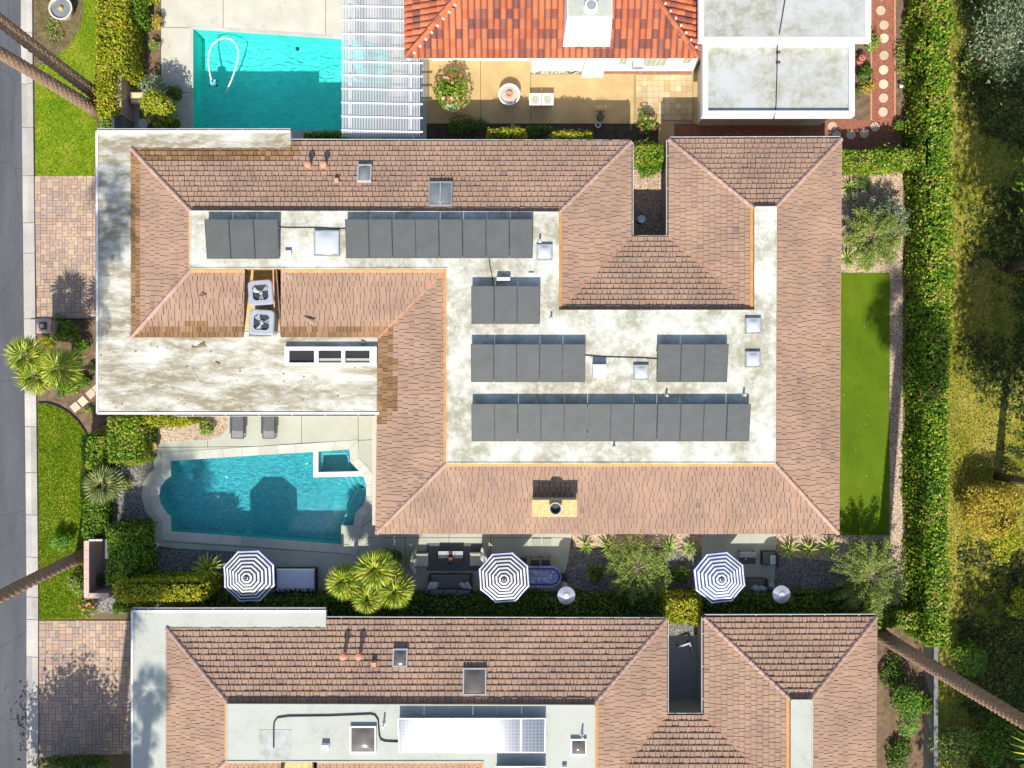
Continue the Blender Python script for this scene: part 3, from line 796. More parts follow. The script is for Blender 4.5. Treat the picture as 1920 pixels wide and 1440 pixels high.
# red path with round stones
path = pad('stepping_stone_path', [(1634, -80), (1679, -80), (1678, 226), (1632, 226)], 0.028, M['red_mulch'])
disc = MB().lathe([(0.225, 0), (0.235, 0.03), (0.225, 0.05)], seg=18).mesh('stepping_stone', M['step_stone'])
for x, y in ((1650, -34), (1652, -8), (1651, 20), (1657, 47), (1657, 72), (1657, 104), (1656, 131), (1656, 158), (1656, 184), (1655, 210), (1560, 237), (1595, 253), (1620, 250), (1640, 238), (1568, 254)):
    o = link('stepping_stone', disc, path); o.location = W(x, y, 0.02)
for k in range(60):
    y = -60 + k * 4.8
    for x in (1632.5, 1677):
        q = W(x, y); MB().box(q.x - 0.04, q.y - 0.055, 0, q.x + 0.04, q.y + 0.055, 0.07).build('edging_brick', M['terracotta'], path)
sqpath = flat('square_stone_path', xy(poly([(135, 770), (150, 770), (182, 735), (182, 725)])), 0.0, 0.026, M['soil'])
for x, y, a in ((142, 763, 40), (156, 752, 42), (171, 738, 40), (183, 728, 38)):
    m = MB().cbox(-0.2, -0.2, 0, 0.2, 0.2, 0.06, 0.01).mesh('stepping_stone', M['step_stone'])
    o = link('stepping_stone', m, sqpath); o.location = W(x, y, 0.01); o.rotation_euler = (0, 0, R(a))
# ------------------------------------------------------------------ the two tiled houses
ZE, ZT, ZD, ZL = 3.0, 4.1, 4.3, 3.13      # eave, top of tiles, upper flat roof, lower flat roof
TW, TE = 0.295, 0.262                      # tile width and course

def tile_local(w, e, g=0.012, hi=0.072, lo=0.014):
    a = [(g, 0.0, -0.02), (w - g, 0.0, -0.02), (w - g, e, -0.02), (g, e, -0.02), (g, 0.0, hi), (w - g, 0.0, hi), (w - g, e, lo), (g, e, lo)]
    return a
TWS = (0.155, 0.215, 0.295)
TILE_ME = {w: MB().hexa(tile_local(w, TE)).mesh('roof_tile', M['roof_tile']) for w in TWS}

def slope(ctx, ea, eb, tc, polys, brown=None, strip=None):
    """tile one roof plane. ea, eb: eave line (upslope lies to its left), tc: a point of the top edge"""
    u = (eb - ea).normalized(); n = u.cross(tc - ea).normalized(); v = n.cross(u)
    FR = Matrix((u, v, n)).transposed().to_4x4(); FR.translation = ea
    sl = MB()
    for P in polys: sl.slab([p - Vector((0, 0, 0.015)) for p in P], 0.09)
    so = sl.build('roof_slope', M['gutter'], ctx['root'])
    seed = random.Random(int(abs(ea.x * 71 + ea.y * 37) * 10))
    offs = {}
    for P in polys:
        C = [((p - ea).dot(u), (p - ea).dot(v)) for p in P]
        if area(C) < 0: C = C[::-1]
        us = [c[0] for c in C]; vs = [c[1] for c in C]
        for r in range(math.floor(min(vs) / TE), math.ceil(max(vs) / TE)):
            if r not in offs:
                offs[r] = []; uu = -6.0 + seed.uniform(-0.3, 0.0)
                while uu < 26: w_ = seed.choice((0.155, 0.215, 0.295, 0.295)); offs[r].append((uu, w_)); uu += w_
            v0 = r * TE
            for u0, TW in offs[r]:
                if u0 + TW < min(us) or u0 > max(us): continue
                q = clip([(u0 + 0.011, v0), (u0 + TW - 0.011, v0), (u0 + TW - 0.011, v0 + TE), (u0 + 0.011, v0 + TE)], C)
                if len(q) < 3 or abs(area(q)) < 0.004: continue
                full = abs(area(q)) > (TW - 0.022) * TE * 0.999
                cen = FR @ Vector((u0 + TW / 2, v0 + TE / 2, 0.03))
                isb = bool(brown and brown(*PX(cen - ctx['off'])))
                lift = seed.uniform(-0.010, 0.014); tw = seed.uniform(-0.018, 0.018)
                if full and not isb:
                    ctx['full'].append((FR @ Matrix.Translation((u0, v0, lift)) @ Matrix.Rotation(tw, 4, 'Z'), so, TW))
                else:
                    b = len(ctx['mb'].v); k = len(q)
                    for a, z in ((q, None), (q, -0.02)):
                        for pu, pv in a:
                            zz = z if z is not None else 0.072 - (pv - v0) / TE * 0.058 + lift
                            ctx['mb'].v.append(tuple(FR @ Vector((pu, pv, zz))))
                    ctx['mb'].f.append(tuple(range(b, b + k))); ctx['mb'].m.append(1 if isb else 0)
                    for i in range(k):
                        j = (i + 1) % k
                        ctx['mb'].f.append((b + k + i, b + k + j, b + j, b + i)); ctx['mb'].m.append(1 if isb else 0)
    if strip:
        for c, d in strip:
            m = MB(); w = 0.15
            m.slab([c + n * 0.085, d + n * 0.085, d - v * w + n * 0.085, c - v * w + n * 0.085], 0.05)
            m.build('flashing_strip', M['flashing'], ctx['root'])
    return so

def finish_tiles(ctx):
    camp = Vector((0, 0, ALT)); near = []
    for i, (mx, so, w_) in enumerate(ctx['full']):
        c = mx @ Vector((TW / 2, TE / 2, 0)); px, py = PX(c)
        near.append(((c - camp).length - w_ * 20 if 0 < px < 1920 and 0 < py < 1440 else 1e6, i))
    near.sort(); pick = set(i for d, i in near[:300] if d < 1e5)
    loc = {w: [Vector(p) for p in tile_local(w, TE)] for w in TWS}
    for i, (mx, so, w_) in enumerate(ctx['full']):
        if i in pick:
            o = link('roof_tile', TILE_ME[w_], so); o.matrix_basis = mx
        else: ctx['mb'].hexa([mx @ p for p in loc[w_]], 0)
    o = ctx['mb'].build('roof_tile_field', [M['roof_tile'], M['roof_tile_brown']], ctx['root']); o['kind'] = 'stuff'

CAP_ME = MB()
for (x0, x1, z) in ((0, 0.34, 0.02),):
    a = [(-0.12, -0.05), (-0.06, 0.030), (0.0, 0.055), (0.06, 0.030), (0.12, -0.05)]
    for k in range(4):
        (ya, za), (yb, zb) = a[k], a[k + 1]
        CAP_ME.poly([(x0, ya, za + 0.035), (x0, yb, zb + 0.035), (x1, yb * 0.85, zb), (x1, ya * 0.85, za)])
    CAP_ME.poly([(x0, y, z + 0.035) for y, z in a][::-1])
CAP_ME = CAP_ME.mesh('ridge_cap', M['ridge_cap'])
def caps(ctx, lo, hi, step=0.30):
    d = hi - lo; L = d.length; d = d.normalized()
    s = d.cross(Vector((0, 0, 1))).normalized(); up = s.cross(d)
    q = Matrix((d, -s, up)).transposed().to_quaternion()
    for k in range(int(L / step) + 1):
        o = link('ridge_cap', CAP_ME, ctx['root']); o.location = lo + d * (k * step) + Vector((0, 0, 0.05)); o.rotation_mode = 'QUATERNION'
        o.rotation_quaternion = q

def gutter(ctx, a, b, w=0.11, out=1):
    d = (b - a).normalized(); s = Vector((d.y, -d.x, 0)) * out
    m = MB(); c0, c1 = a + s * (w / 2), b + s * (w / 2)
    m.beam(c0 - Vector((0, 0, 0.10)), c1 - Vector((0, 0, 0.10)), w, 0.02)
    m.beam(a + s * 0.01 - Vector((0, 0, 0.05)), b + s * 0.01 - Vector((0, 0, 0.05)), 0.015, 0.1)
    g = m.build('gutter', M['gutter'], ctx['root'])
    MB().beam(a + s * w - Vector((0, 0, 0.05)), b + s * w - Vector((0, 0, 0.05)), 0.028, 0.12).build('gutter_rim', M['gutter_rim'], g)
    L = (b - a).length; k = max(1, int(L / 1.4))
    for i in range(k):
        p = a + d * (L * (i + 0.5) / k)
        MB().beam(p + Vector((0, 0, 0.005)), p + s * w + Vector((0, 0, 0.005)), 0.03, 0.012).build('gutter_strap', M['gutter_rim'], g)

def build_house(label, off, low_mat, up_mat, weathered=True):
    off = Vector(off)
    root = thing('tile_roof_house', label, 'house', W(960, 640) + off)
    ctx = dict(root=root, off=off, full=[], mb=MB())
    E = lambda x, y, z=ZE: W(x, y, z) + off
    def T(x, y): p = W(x, y, ZD) + off; p.z = ZT; return p
    # walls
    for (x0, y0, x1, y1) in ((196, 262, 531, 762), (531, 282, 697, 762), (697, 282, 1170, 986), (1170, 458, 1266, 986), (1266, 276, 1560, 986)):
        a, b = E(x0, y1), E(x1, y0); MB().box(a.x, a.y, 0, b.x, b.y, 2.84).build('wall', M['stucco'], root)
    for (x0, x1, z0, z1) in ((740, 830, 0.1, 2.2), (900, 1000, 0.1, 2.2), (1340, 1430, 0.1, 2.2)):      # south glass doors
        a, b = E(x0, 986), E(x1, 986)
        d = MB().box(a.x, a.y - 0.03, z0, b.x, a.y, z1).build('glass_door', M['window_glass'], root)
        for xx in (a.x, (a.x + b.x) / 2, b.x): MB().box(xx - 0.03, a.y - 0.06, z0, xx + 0.03, a.y - 0.03, z1).build('door_frame', M['metal_dark'], d)
    # lower flat roof round the west end
    lo = [E(x, y, ZL) for x, y in ((182, 247), (545, 247), (545, 290), (258, 290), (258, 622), (720, 622), (711, 775), (183, 775))]
    MB().prism([(p.x, p.y) for p in lo], ZL - 0.26, ZL, 0, 1).build('lower_flat_roof', [low_mat, M['white_paint']], root)
    m = MB()
    for a, b in ((0, 1), (7, 0), (6, 7)):
        pa, pb = lo[a].copy(), lo[b].copy(); pa.z = pb.z = ZL + 0.02; m.beam(pa, pb, 0.10, 0.06)
    m.build('roof_edge_trim', M['white_paint'], root)
    # upper flat roof
    D = [(357, 396), (1047, 398), (1047, 582), (1415, 582), (1415, 388), (1455, 388), (1453, 868), (838, 868), (838, 503), (357, 503)]
    MB().prism([xy([E(x, y, ZD)])[0] for x, y in D], 3.62, ZD, 0, 1).build('upper_flat_roof', [up_mat, M['flashing']], root)
    m = MB()
    for i in range(len(D)):
        a, b = E(*D[i], ZD), E(*D[(i + 1) % len(D)], ZD); a.z = b.z = ZD + 0.012; m.beam(a, b, 0.05, 0.05)
    m.build('deck_edge_trim', up_mat, root)
    # tiled slopes
    br_w = lambda x, y: x < 264 or (y < 299 and x < 562 and y < 299)
    bN = lambda x, y: (y < 299 and x < 546 and y > 270) or (y < 291 and 546 <= x < 563)
    slope(ctx, E(1183, 266), E(545, 266), T(700, 397), [[E(1183, 266), E(545, 266), T(545, 397), T(1047, 398)], [E(545, 279, 3.11), E(247, 279, 3.11), T(357, 396), T(545, 397)]], bN)
    slope(ctx, E(247, 279, 3.11), E(247, 632, 3.12), T(357, 450), [[E(247, 279, 3.11), E(247, 632, 3.12), T(357, 503), T(357, 396)]], lambda x, y: x < 264, [(T(357, 503), T(357, 396))])
    bS = lambda x, y: y > 612 or (348 < x < 392 and y > 600)
    slope(ctx, E(247, 632, 3.12), E(710, 632, 3.12), T(500, 503), [[E(247, 632, 3.12), E(457, 632, 3.12), T(457, 503), T(357, 503)], [E(527, 632, 3.12), E(710, 632, 3.12), T(838, 503), T(525, 503)]], bS,
          [(T(457, 503), T(357, 503)), (T(838, 503), T(525, 503))])
    bW = lambda x, y: (x < 742 and y < 775) or (x < 748 and 668 < y < 696) or (x < 714 and y < 800) or (x < 732 and y < 792 and x > 714)
    slope(ctx, E(709, 634, 3.08), E(705, 1000, 3.04), T(838, 700), [[E(709, 634, 3.08), E(705, 1000, 3.02), T(838, 868), T(838, 503)]], bW, [(T(838, 868), T(838, 503))])
    slope(ctx, E(705, 1000), E(1572, 1000), T(1000, 868), [[E(705, 1000), E(1572, 1000), T(1453, 868), T(838, 868)]], None, [(T(1453, 868), T(838, 868))])
    slope(ctx, E(1572, 1000), E(1577, 261), T(1454, 600), [[E(1572, 1000), E(1577, 261), T(1455, 388), T(1453, 868)]], None, None)
    slope(ctx, E(1577, 261), E(1255, 262), T(1430, 388), [[E(1577, 261), E(1255, 262), T(1415, 388), T(1455, 388)]])
    slope(ctx, E(1254, 262), E(1254, 445), T(1415, 480), [[E(1254, 262), E(1254, 445), T(1415, 582), T(1415, 388)]], None, [(T(1415, 582), T(1415, 388))])
    slope(ctx, E(1254, 445), E(1183, 445), T(1200, 582), [[E(1254, 445), E(1183, 445), T(1047, 582), T(1415, 582)]])
    slope(ctx, E(1183, 445), E(1183, 266), T(1047, 490), [[E(1183, 445), E(1183, 266), T(1047, 398), T(1047, 582)]], None, [(T(1047, 398), T(1047, 582))])
    if not weathered: ctx['mb'].m = [0] * len(ctx['mb'].m)
    finish_tiles(ctx)
    for a, b in (((1183, 266), (1047, 398)), ((247, 279, 3.11), (357, 396)), ((247, 632, 3.12), (357, 503)), ((705, 1000), (838, 868)), ((1572, 1000), (1453, 868)), ((1577, 261), (1455, 388)), ((1254, 262), (1415, 388))):
        caps(ctx, E(*a), T(*b))
    for a, b in (((709, 634, 3.1), (838, 503)), ((1183, 445), (1047, 582)), ((1254, 445), (1415, 582))):
        up = Vector((0, 0, 0.05)); MB().beam(E(*a) + up, T(*b) + up, 0.11, 0.02).build('valley_flashing', M['copper'], root)
    for a, b, o in (((545, 265), (1183, 267), -1), ((1255, 261), (1577, 260), -1), ((1183, 267), (1183, 445), -1), ((1183, 446), (1254, 446), -1), ((1254, 445), (1254, 262), -1)):
        gutter(ctx, E(*a), E(*b), 0.10, o)
    gutter(ctx, E(182, 246, ZL), E(545, 246, ZL), 0.11, -1)
    gutter(ctx, E(330, 776, ZL), E(703, 776, ZL), 0.10, 1)
    m = MB()
    for a, b in (((705, 1000), (1572, 1000)), ((1573, 1000), (1578, 261))):
        p, q = E(*a), E(*b); p.z -= 0.08; q.z -= 0.08; m.beam(p, q, 0.04, 0.14)
    m.build('fascia_board', M['pad_pink'], root)
    # recess for the cooling units
    a, b = E(457, 632, 3.1), E(527, 503, 3.1)
    MB().box(a.x - 0.02, a.y, 2.9, b.x + 0.02, b.y + 0.3, 3.10).build('recess_floor', M['chimney_tan'], root)
    for x0, x1 in ((a.x - 0.06, a.x), (b.x, b.x + 0.06)):
        MB().hexa([(x0, a.y, 3.0), (x1, a.y, 3.0), (x1, b.y + 0.2, 3.0), (x0, b.y + 0.2, 3.0), (x0, a.y, 3.2), (x1, a.y, 3.2), (x1, b.y + 0.25, 4.2), (x0, b.y + 0.25, 4.2)]).build('recess_wall', M['bark'], root)
    MB().beam((b.x - 0.2, a.y, 3.35), (b.x - 0.13, b.y, 4.0), 0.05, 0.05).build('pipe_rail', M['terracotta'], root)
    m = MB()
    for k in range(14):
        x = a.x + 0.25 + k * 0.075; m.box(x, a.y + 0.02, 3.1, x + 0.05, a.y + 0.05, 3.45)
    m.build('slat_screen', M['twig'], root)
    ctx['E'], ctx['T'] = E, T
    return ctx

main = build_house('house with cream flat roof, brown tile slopes and black solar arrays', (0, 0, 0), M['deck_low'], M['deck_white'])
south = build_house('house cut by lower picture edge, with glaring solar panels', (1.62, -22.0, 0), M['deck_south'], M['deck_south'], False)

YE, YT = W(0, 266, ZE).y, W(0, 397, ZD).y
PITCH = math.atan((ZT - ZE) / (YE - YT))
def on_north(px, py, off):
    """a pixel on the north tile slope -> point"""
    z = 3.5
    for _ in range(6):
        p = W(px, py, z); z = ZE + (YE - (p.y - off.y)) / (YE - YT) * (ZT - ZE)
    return W(px, py, z)

def skylight(root, c, w, h, mat, tilt=0.0, hgt=0.16, dome=0.10, ridge=False, curb='aluminium'):
    """raised kerb with a domed pane, as one part with sub-parts"""
    m = MB(); t = 0.06
    m.box(-w / 2, -h / 2, -0.15, w / 2, -h / 2 + t, hgt); m.box(-w / 2, h / 2 - t, -0.15, w / 2, h / 2, hgt)
    m.box(-w / 2, -h / 2 + t, -0.15, -w / 2 + t, h / 2 - t, hgt); m.box(w / 2 - t, -h / 2 + t, -0.15, w / 2, h / 2 - t, hgt)
    o = m.build('skylight', M[curb], root, False)
    o.location = Vector(c) - Vector(root.location); o.rotation_euler = (-tilt, 0, 0)
    d = MB(); N = 8; a, b = w / 2 - t, h / 2 - t
    V = []
    for i in range(N + 1):
        for j in range(N + 1):
            x, y = -1 + 2 * i / N, -1 + 2 * j / N
            z = dome * (1 - abs(x) ** 2.6) * (1 - abs(y) ** 2.6)
            V.append((x * a, y * b, hgt - 0.03 + z))
    d.v = V
    for i in range(N):
        for j in range(N):
            d.f.append((i * (N + 1) + j, (i + 1) * (N + 1) + j, (i + 1) * (N + 1) + j + 1, i * (N + 1) + j + 1)); d.m.append(0)
    d.build('skylight_dome', mat, o, False, True)
    if ridge: MB().box(-0.02, -b, hgt - 0.02, 0.02, b, hgt + dome).build('glazing_bar', M['aluminium'], o, False)
    return o

def deck_sky(ctx, x0, y0, x1, y1, mat, curb='metal_grey', hgt=0.16):
    a, b = W(x0, y1, ZD + hgt), W(x1, y0, ZD + hgt)
    c = (a + b) / 2; c.z = ZD
    return skylight(ctx['root'], c, b.x - a.x, b.y - a.y, mat, 0, hgt, 0.12, False, curb)

def slope_sky(ctx, x0, y0, x1, y1, mat, ridge=False, curb='aluminium'):
    a, b = on_north(x0, y1, ctx['off']), on_north(x1, y0, ctx['off'])
    c = (a + b) / 2; c.z += 0.04
    return skylight(ctx['root'], c, (b.x - a.x) * 0.97, (b.y - a.y) / math.cos(PITCH), mat, PITCH, 0.18, 0.12, ridge, curb)

for r in ((588, 432, 636, 480), (1006, 458, 1036, 488), (1398, 596, 1428, 626), (1398, 659, 1427, 689), (1188, 684, 1217, 713)):
    deck_sky(main, *r, M['dome_white'])
slope_sky(main, 670, 312, 699, 343, M['dome_grey']); slope_sky(main, 803, 344, 850, 388, M['dome_grey'], True, 'metal_grey')
for r in ((656, 1362, 705, 1412), (1070, 1386, 1100, 1416)): deck_sky(south, *r, M['dome_smoke'], 'aluminium')
slope_sky(south, 736, 1216, 766, 1250, M['dome_smoke']); slope_sky(south, 867, 1252, 913, 1303, M['dome_smoke'])

def pipe_vent(ctx, px, py, h=0.55):
    p = on_north(px, py, ctx['off']); r = ctx['root']; p = p - Vector((0, h * 0.35, 0))
    m = MB().tube([p - Vector((0, 0, 0.2)), p + Vector((0, 0, h))], 0.085, 10)
    o = m.build('vent_pipe', M['terracotta'], r, True, True)
    MB().lathe([(0.10, h), (0.16, h + 0.02), (0.15, h + 0.06), (0.05, h + 0.11)], p, 12).build('vent_cap', M['terracotta'], o)
    MB().lathe([(0.20, 0.0), (0.12, 0.10)], p + Vector((0, 0, 0.02)), 10).build('vent_collar', M['terracotta'], o)
for x, y in ((582, 306), (611, 306)): pipe_vent(main, x, y)
for x, y in ((648, 1213), (677, 1213)): pipe_vent(south, x, y, 0.7)
def box_vent(ctx, px, py, w, d, h, mat, north=False):
    p = on_north(px, py, ctx['off']) if north else W(px, py, ZD)
    m = MB().cbox(p.x - w / 2, p.y - d / 2, p.z - 0.15, p.x + w / 2, p.y + d / 2, p.z + h, 0.03)
    m.build('roof_vent', mat, ctx['root'])
box_vent(main, 632, 339, 0.2, 0.2, 0.22, M['terracotta'], True); box_vent(south, 702, 1243, 0.24, 0.22, 0.25, M['terracotta'], True)
box_vent(main, 1123, 695, 0.60, 0.58, 0.42, M['white_paint']); box_vent(main, 541, 474, 0.28, 0.2, 0.2, M['white_paint']); box_vent(main, 996, 514, 0.25, 0.14, 0.10, M['white_paint'])
box_vent(south, 611, 1397, 0.34, 0.22, 0.25, M['white_paint']); box_vent(south, 1058, 1440, 0.2, 0.3, 0.2, M['white_paint'])
def stub(ctx, px, py, h=0.35, mat='white_paint', r=0.045):
    p = W(px, py, ZD); o = MB().tube([p, p + Vector((0, 0, h))], r, 8).build('vent_stub', M[mat], ctx['root'])
    MB().lathe([(r * 2.4, 0.0), (r * 1.2, 0.09)], p, 10).build('stub_collar', M['white_paint'], o)
for x, y in ((1012, 453), (1151, 838), (1249, 742), (1394, 741), (1033, 598)): stub(main, x, y)
for x, y in ((720, 1356), (1091, 1377)): stub(south, x, y, 0.5)
# round vent on the inner south-facing slope
p = main['E'](541, 517, 3.98); MB().lathe([(0.10, -0.1), (0.10, 0.10), (0.08, 0.12)], p, 12).build('round_vent', M['metal_grey'], main['root'])
# chimney on the south slope
def chimney(ctx, x0, y0, x1, y1, zt):
    r = ctx['root']; a, b = W(x0, y1, zt), W(x1, y0, zt)
    o = MB().box(a.x, a.y, 3.0, b.x, b.y, zt - 0.10).build('chimney', M['stucco'], r)
    MB().cbox(a.x - 0.04, a.y - 0.04, zt - 0.10, b.x + 0.04, b.y + 0.04, zt, 0.03).build('chimney_cap', M['chimney_tan'], o)
    c = (a + b) / 2
    MB().lathe([(0.24, zt), (0.24, zt + 0.26), (0.25, zt + 0.26), (0.25, zt + 0.30), (0.20, zt + 0.30), (0.20, zt + 0.1)], (c.x + 0.02, c.y, 0), 18).build('flue', M['stone_dark'], o)
    MB().lathe([(0.285, zt + 0.28), (0.285, zt + 0.31), (0.245, zt + 0.31), (0.245, zt + 0.29)], (c.x + 0.02, c.y, 0), 18, 0, False).build('flue_rim', M['gutter_rim'], o)
chimney(main, 999, 938, 1081, 967, 4.75)
# triple rooflight on the lower flat roof
a, b = W(533, 685, 3.4), W(706, 650, 3.4)
m = MB()
xs = [a.x] + [W(x, 0, 3.4).x for x in (542, 589, 597, 640, 647, 693)] + [b.x]
y0, y1 = W(0, 680, 3.4).y, W(0, 657, 3.4).y
m.box(a.x, a.y, 3.1, b.x, y0, 3.4); m.box(a.x, y1, 3.1, b.x, b.y, 3.4)
for k in (0, 2, 4, 6): m.box(xs[k], y0, 3.1, xs[k + 1], y1, 3.4)
o = m.build('rooflight', M['white_paint'], main['root'])
for k in (1, 3, 5):
    MB().box(xs[k], y0, 3.10, xs[k + 1], y1, 3.28).build('pane', M['dark_window'], o)
    if k > 1: MB().box(xs[k] + 0.02, y0 + 0.02, 3.28, xs[k + 1] - 0.02, y0 + 0.20, 3.30).build('blind', M['cushion_olive'], o)

# solar arrays
def solar_array(label, x0, x1, yt, yb, n, zb, mat, rise=0.34, frame='frame_dark', low=0.10):
    zl, zh = zb + low, zb + low + rise
    A = W(x0, yb, zl); ym = (yt + yb) / 2
    xl, xr = W(x0, ym, (zl + zh) / 2).x, W(x1, ym, (zl + zh) / 2).x
    ys, yn = A.y, W(x0, yt, zh).y; run = yn - ys; L = math.hypot(run, rise); tilt = math.atan2(rise, run); w = (xr - xl) / n
    root = thing('solar_array', label, 'solar panels', (xl, ys, zb))
    gl = MB().box(0.012, 0.012, 0.001, w - 0.024, L - 0.012, 0.040).mesh('panel_glass', mat)
    fm = MB()
    for (p, q, r_, s_) in ((0, 0, w - 0.012, 0.016), (0, L - 0.016, w - 0.012, L), (0, 0.016, 0.022, L - 0.016), (w - 0.034, 0.016, w - 0.012, L - 0.016)): fm.box(p, q, -0.005, r_, s_, 0.044)
    fm = fm.mesh('panel_frame', M[frame])
    for i in range(n):
        o = link('solar_panel', gl, root, False); o.location = (i * w + rnd.uniform(-0.006, 0.006), 0, low); o.rotation_euler = (tilt, 0, 0)
        f = link('panel_frame', fm, o, False)
    for f in (0.2, 0.8):
        MB().beam((0, run * f, low + rise * f - 0.04), (n * w, run * f, low + rise * f - 0.04), 0.04, 0.05).build('mounting_rail', M['aluminium'], root, False)
    for i in range(n + 1):
        x = min(max(i * w, 0.03), n * w - 0.05)
        MB().box(x - 0.03, run * 0.8 - 0.02, 0, x + 0.01, run * 0.8 + 0.02, low + rise * 0.8 - 0.03).build('support_leg', M['aluminium'], root, False)
        MB().box(x - 0.03, run * 0.2 - 0.02, 0, x + 0.01, run * 0.2 + 0.02, low + rise * 0.2 - 0.03).build('support_leg', M['aluminium'], root, False)
    return root
solar_array('row of three black solar panels by the palm-shaded roof corner', 386, 523, 411, 485, 3, ZD, M['solar_matt'])
solar_array('row of eight black solar panels beneath the ribbed slope skylight', 648, 999, 411, 484, 8, ZD, M['solar_matt'])
solar_array('row of three black solar panels with a junction box behind', 884, 1013, 536, 607, 3, ZD, M['solar_matt'])
solar_array('row of five black solar panels left of the white box vent', 883, 1098, 645, 716, 5, ZD, M['solar_matt'])
solar_array('row of three black solar panels between two square skylights', 1232, 1365, 645, 716, 3, ZD, M['solar_matt'])
solar_array('longest row of twelve black solar panels along south roof edge', 884, 1406, 757, 827, 12, ZD, M['solar_matt'])
solar_array('row of six blue gridded panels glaring white in the sun', 747, 1023, 1346, 1410, 6, ZD, M['solar_glossy'], 0.30, 'aluminium')
solar_array('dark blue solar panels cut off by bottom picture edge', 930, 1023, 1436, 1500, 2, ZD, M['solar_glossy'], 0.30, 'aluminium')

# cables and conduits lying on the roofs
def cable(name, label, pts, z, r, mat, cat='cable'):
    m = MB().tube([W(x, y, z) for x, y in pts], r, 6); o = m.build(name, M[mat], None, True, True); tag(o, label, cat); return o
cable('roof_cable', 'thin black cable between the two northern solar rows', [(521, 425), (535, 427), (600, 427), (640, 429), (652, 428)], ZD + 0.04, 0.018, 'rubber')
cable('roof_cable', 'thin black cable from five-panel row to three-panel row', [(1096, 666), (1130, 669), (1200, 671), (1234, 673)], ZD + 0.04, 0.018, 'rubber')
cable('roof_cable', 'short dark cable running from eight-panel row to junction box', [(917, 485), (919, 500), (922, 514), (926, 536)], ZD + 0.04, 0.015, 'rubber')
cable('roof_conduit', 'bent black conduit crossing the lower house flat roof', [(513, 1402), (513, 1365), (514, 1354), (520, 1346), (540, 1343), (620, 1342), (695, 1339), (703, 1341), (709, 1350), (711, 1378), (714, 1387), (722, 1390), (748, 1391)], ZD + 0.05, 0.030, 'rubber', 'conduit')
j = MB(); p = W(944, 524, ZD); j.cbox(p.x - 0.30, p.y - 0.07, ZD, p.x + 0.30, p.y + 0.07, ZD + 0.35, 0.02)
o = j.build('junction_box', M['white_paint']); tag(o, 'white junction box behind the three-panel row', 'junction box')
MB().box(p.x - 0.28, p.y - 0.09, ZD + 0.03, p.x + 0.28, p.y - 0.07, ZD + 0.3).build('box_door', M['metal_grey'], o)
q = xy(rect(486, 1368, 546, 1428, ZD)); MB().prism(q, ZD, ZD + 0.012).build('roof_patch', M['deck_grey'], south['root'])

# air conditioners
def make_ac(label, loc, rz):
    r = thing('air_conditioner', label, 'air conditioner', loc, rz, 'cooling units in the roof recess')
    pts = []; h = 0.50; c = 0.16
    for sx, sy in ((1, 1), (-1, 1), (-1, -1), (1, -1)):
        a0 = math.atan2(sy, sx) - math.pi / 4
        for k in range(4):
            a = a0 + k * math.pi / 6
            pts.append((sx * (h - c) + c * math.cos(a), sy * (h - c) + c * math.sin(a)))
    ring = [(0.375 * math.cos(2 * math.pi * k / 16 + math.pi / 16), 0.375 * math.sin(2 * math.pi * k / 16 + math.pi / 16)) for k in range(16)]
    m = MB()
    m.prism(pts, 0.0, 0.06); body = MB().prism([(x * 0.97, y * 0.97) for x, y in pts], 0.06, 0.68)
    body.build('cabinet', M['metal_grey'], r, False)
    for k in range(9): m.prism([(x * 0.985, y * 0.985) for x, y in pts], 0.10 + k * 0.06, 0.125 + k * 0.06)
    m.build('louver', M['metal_grey'], r, False)
    # top cover with a round opening
    t = MB(); n = len(pts)
    for k in range(16):
        a, b = pts[k], pts[(k + 1) % 16]; 
        ra = (0.375 * math.cos(math.atan2(a[1], a[0])), 0.375 * math.sin(math.atan2(a[1], a[0]))); rb = (0.375 * math.cos(math.atan2(b[1], b[0])), 0.375 * math.sin(math.atan2(b[1], b[0])))
        t.poly([(ra[0], ra[1], 0.80), (a[0] * 0.93, a[1] * 0.93, 0.80), (b[0] * 0.93, b[1] * 0.93, 0.80), (rb[0], rb[1], 0.80)])
        t.poly([(a[0] * 0.93, a[1] * 0.93, 0.80), (a[0], a[1], 0.74), (b[0], b[1], 0.74), (b[0] * 0.93, b[1] * 0.93, 0.80)])
        t.poly([(a[0], a[1], 0.74), (a[0], a[1], 0.66), (b[0], b[1], 0.66), (b[0], b[1], 0.74)])
        t.poly([(ra[0], ra[1], 0.80), (rb[0], rb[1], 0.80), (rb[0], rb[1], 0.69), (ra[0], ra[1], 0.69)])
    t.build('top_cover', M['metal_bright'], r, False)
    MB().lathe([(0.37, 0.685), (0.37, 0.69)], seg=16).build('fan_well', M['metal_dark'], r, False)
    hub = MB().lathe([(0.09, 0.69), (0.09, 0.75), (0.05, 0.77)], seg=12).build('fan_hub', M['metal_grey'], r, False)
    for k in range(3):
        a = 2.094 * k + rz * 3 + 0.4
        MB().poly([(0.08 * math.cos(a - .2), 0.08 * math.sin(a - .2), 0.735), (0.34 * math.cos(a - .42), 0.34 * math.sin(a - .42), 0.75), (0.35 * math.cos(a + .25), 0.35 * math.sin(a + .25), 0.72), (0.08 * math.cos(a + .3), 0.08 * math.sin(a + .3), 0.715)]).build('fan_blade', M['metal_bright'], hub, False)
    g = MB()
    for k in range(8):
        a = k * math.pi / 4; g.beam((0.06 * math.cos(a), 0.06 * math.sin(a), 0.795), (0.38 * math.cos(a), 0.38 * math.sin(a), 0.795), 0.012, 0.008)
    g.build('guard_grille', M['metal_dark'], r, False)
    r.scale = (1.13, 1.13, 1.0)
    return r
p = W(488, 548, 3.9); make_ac('grey air conditioner nearer the solar panels in roof recess', (p.x, p.y, 3.10), 0.08)
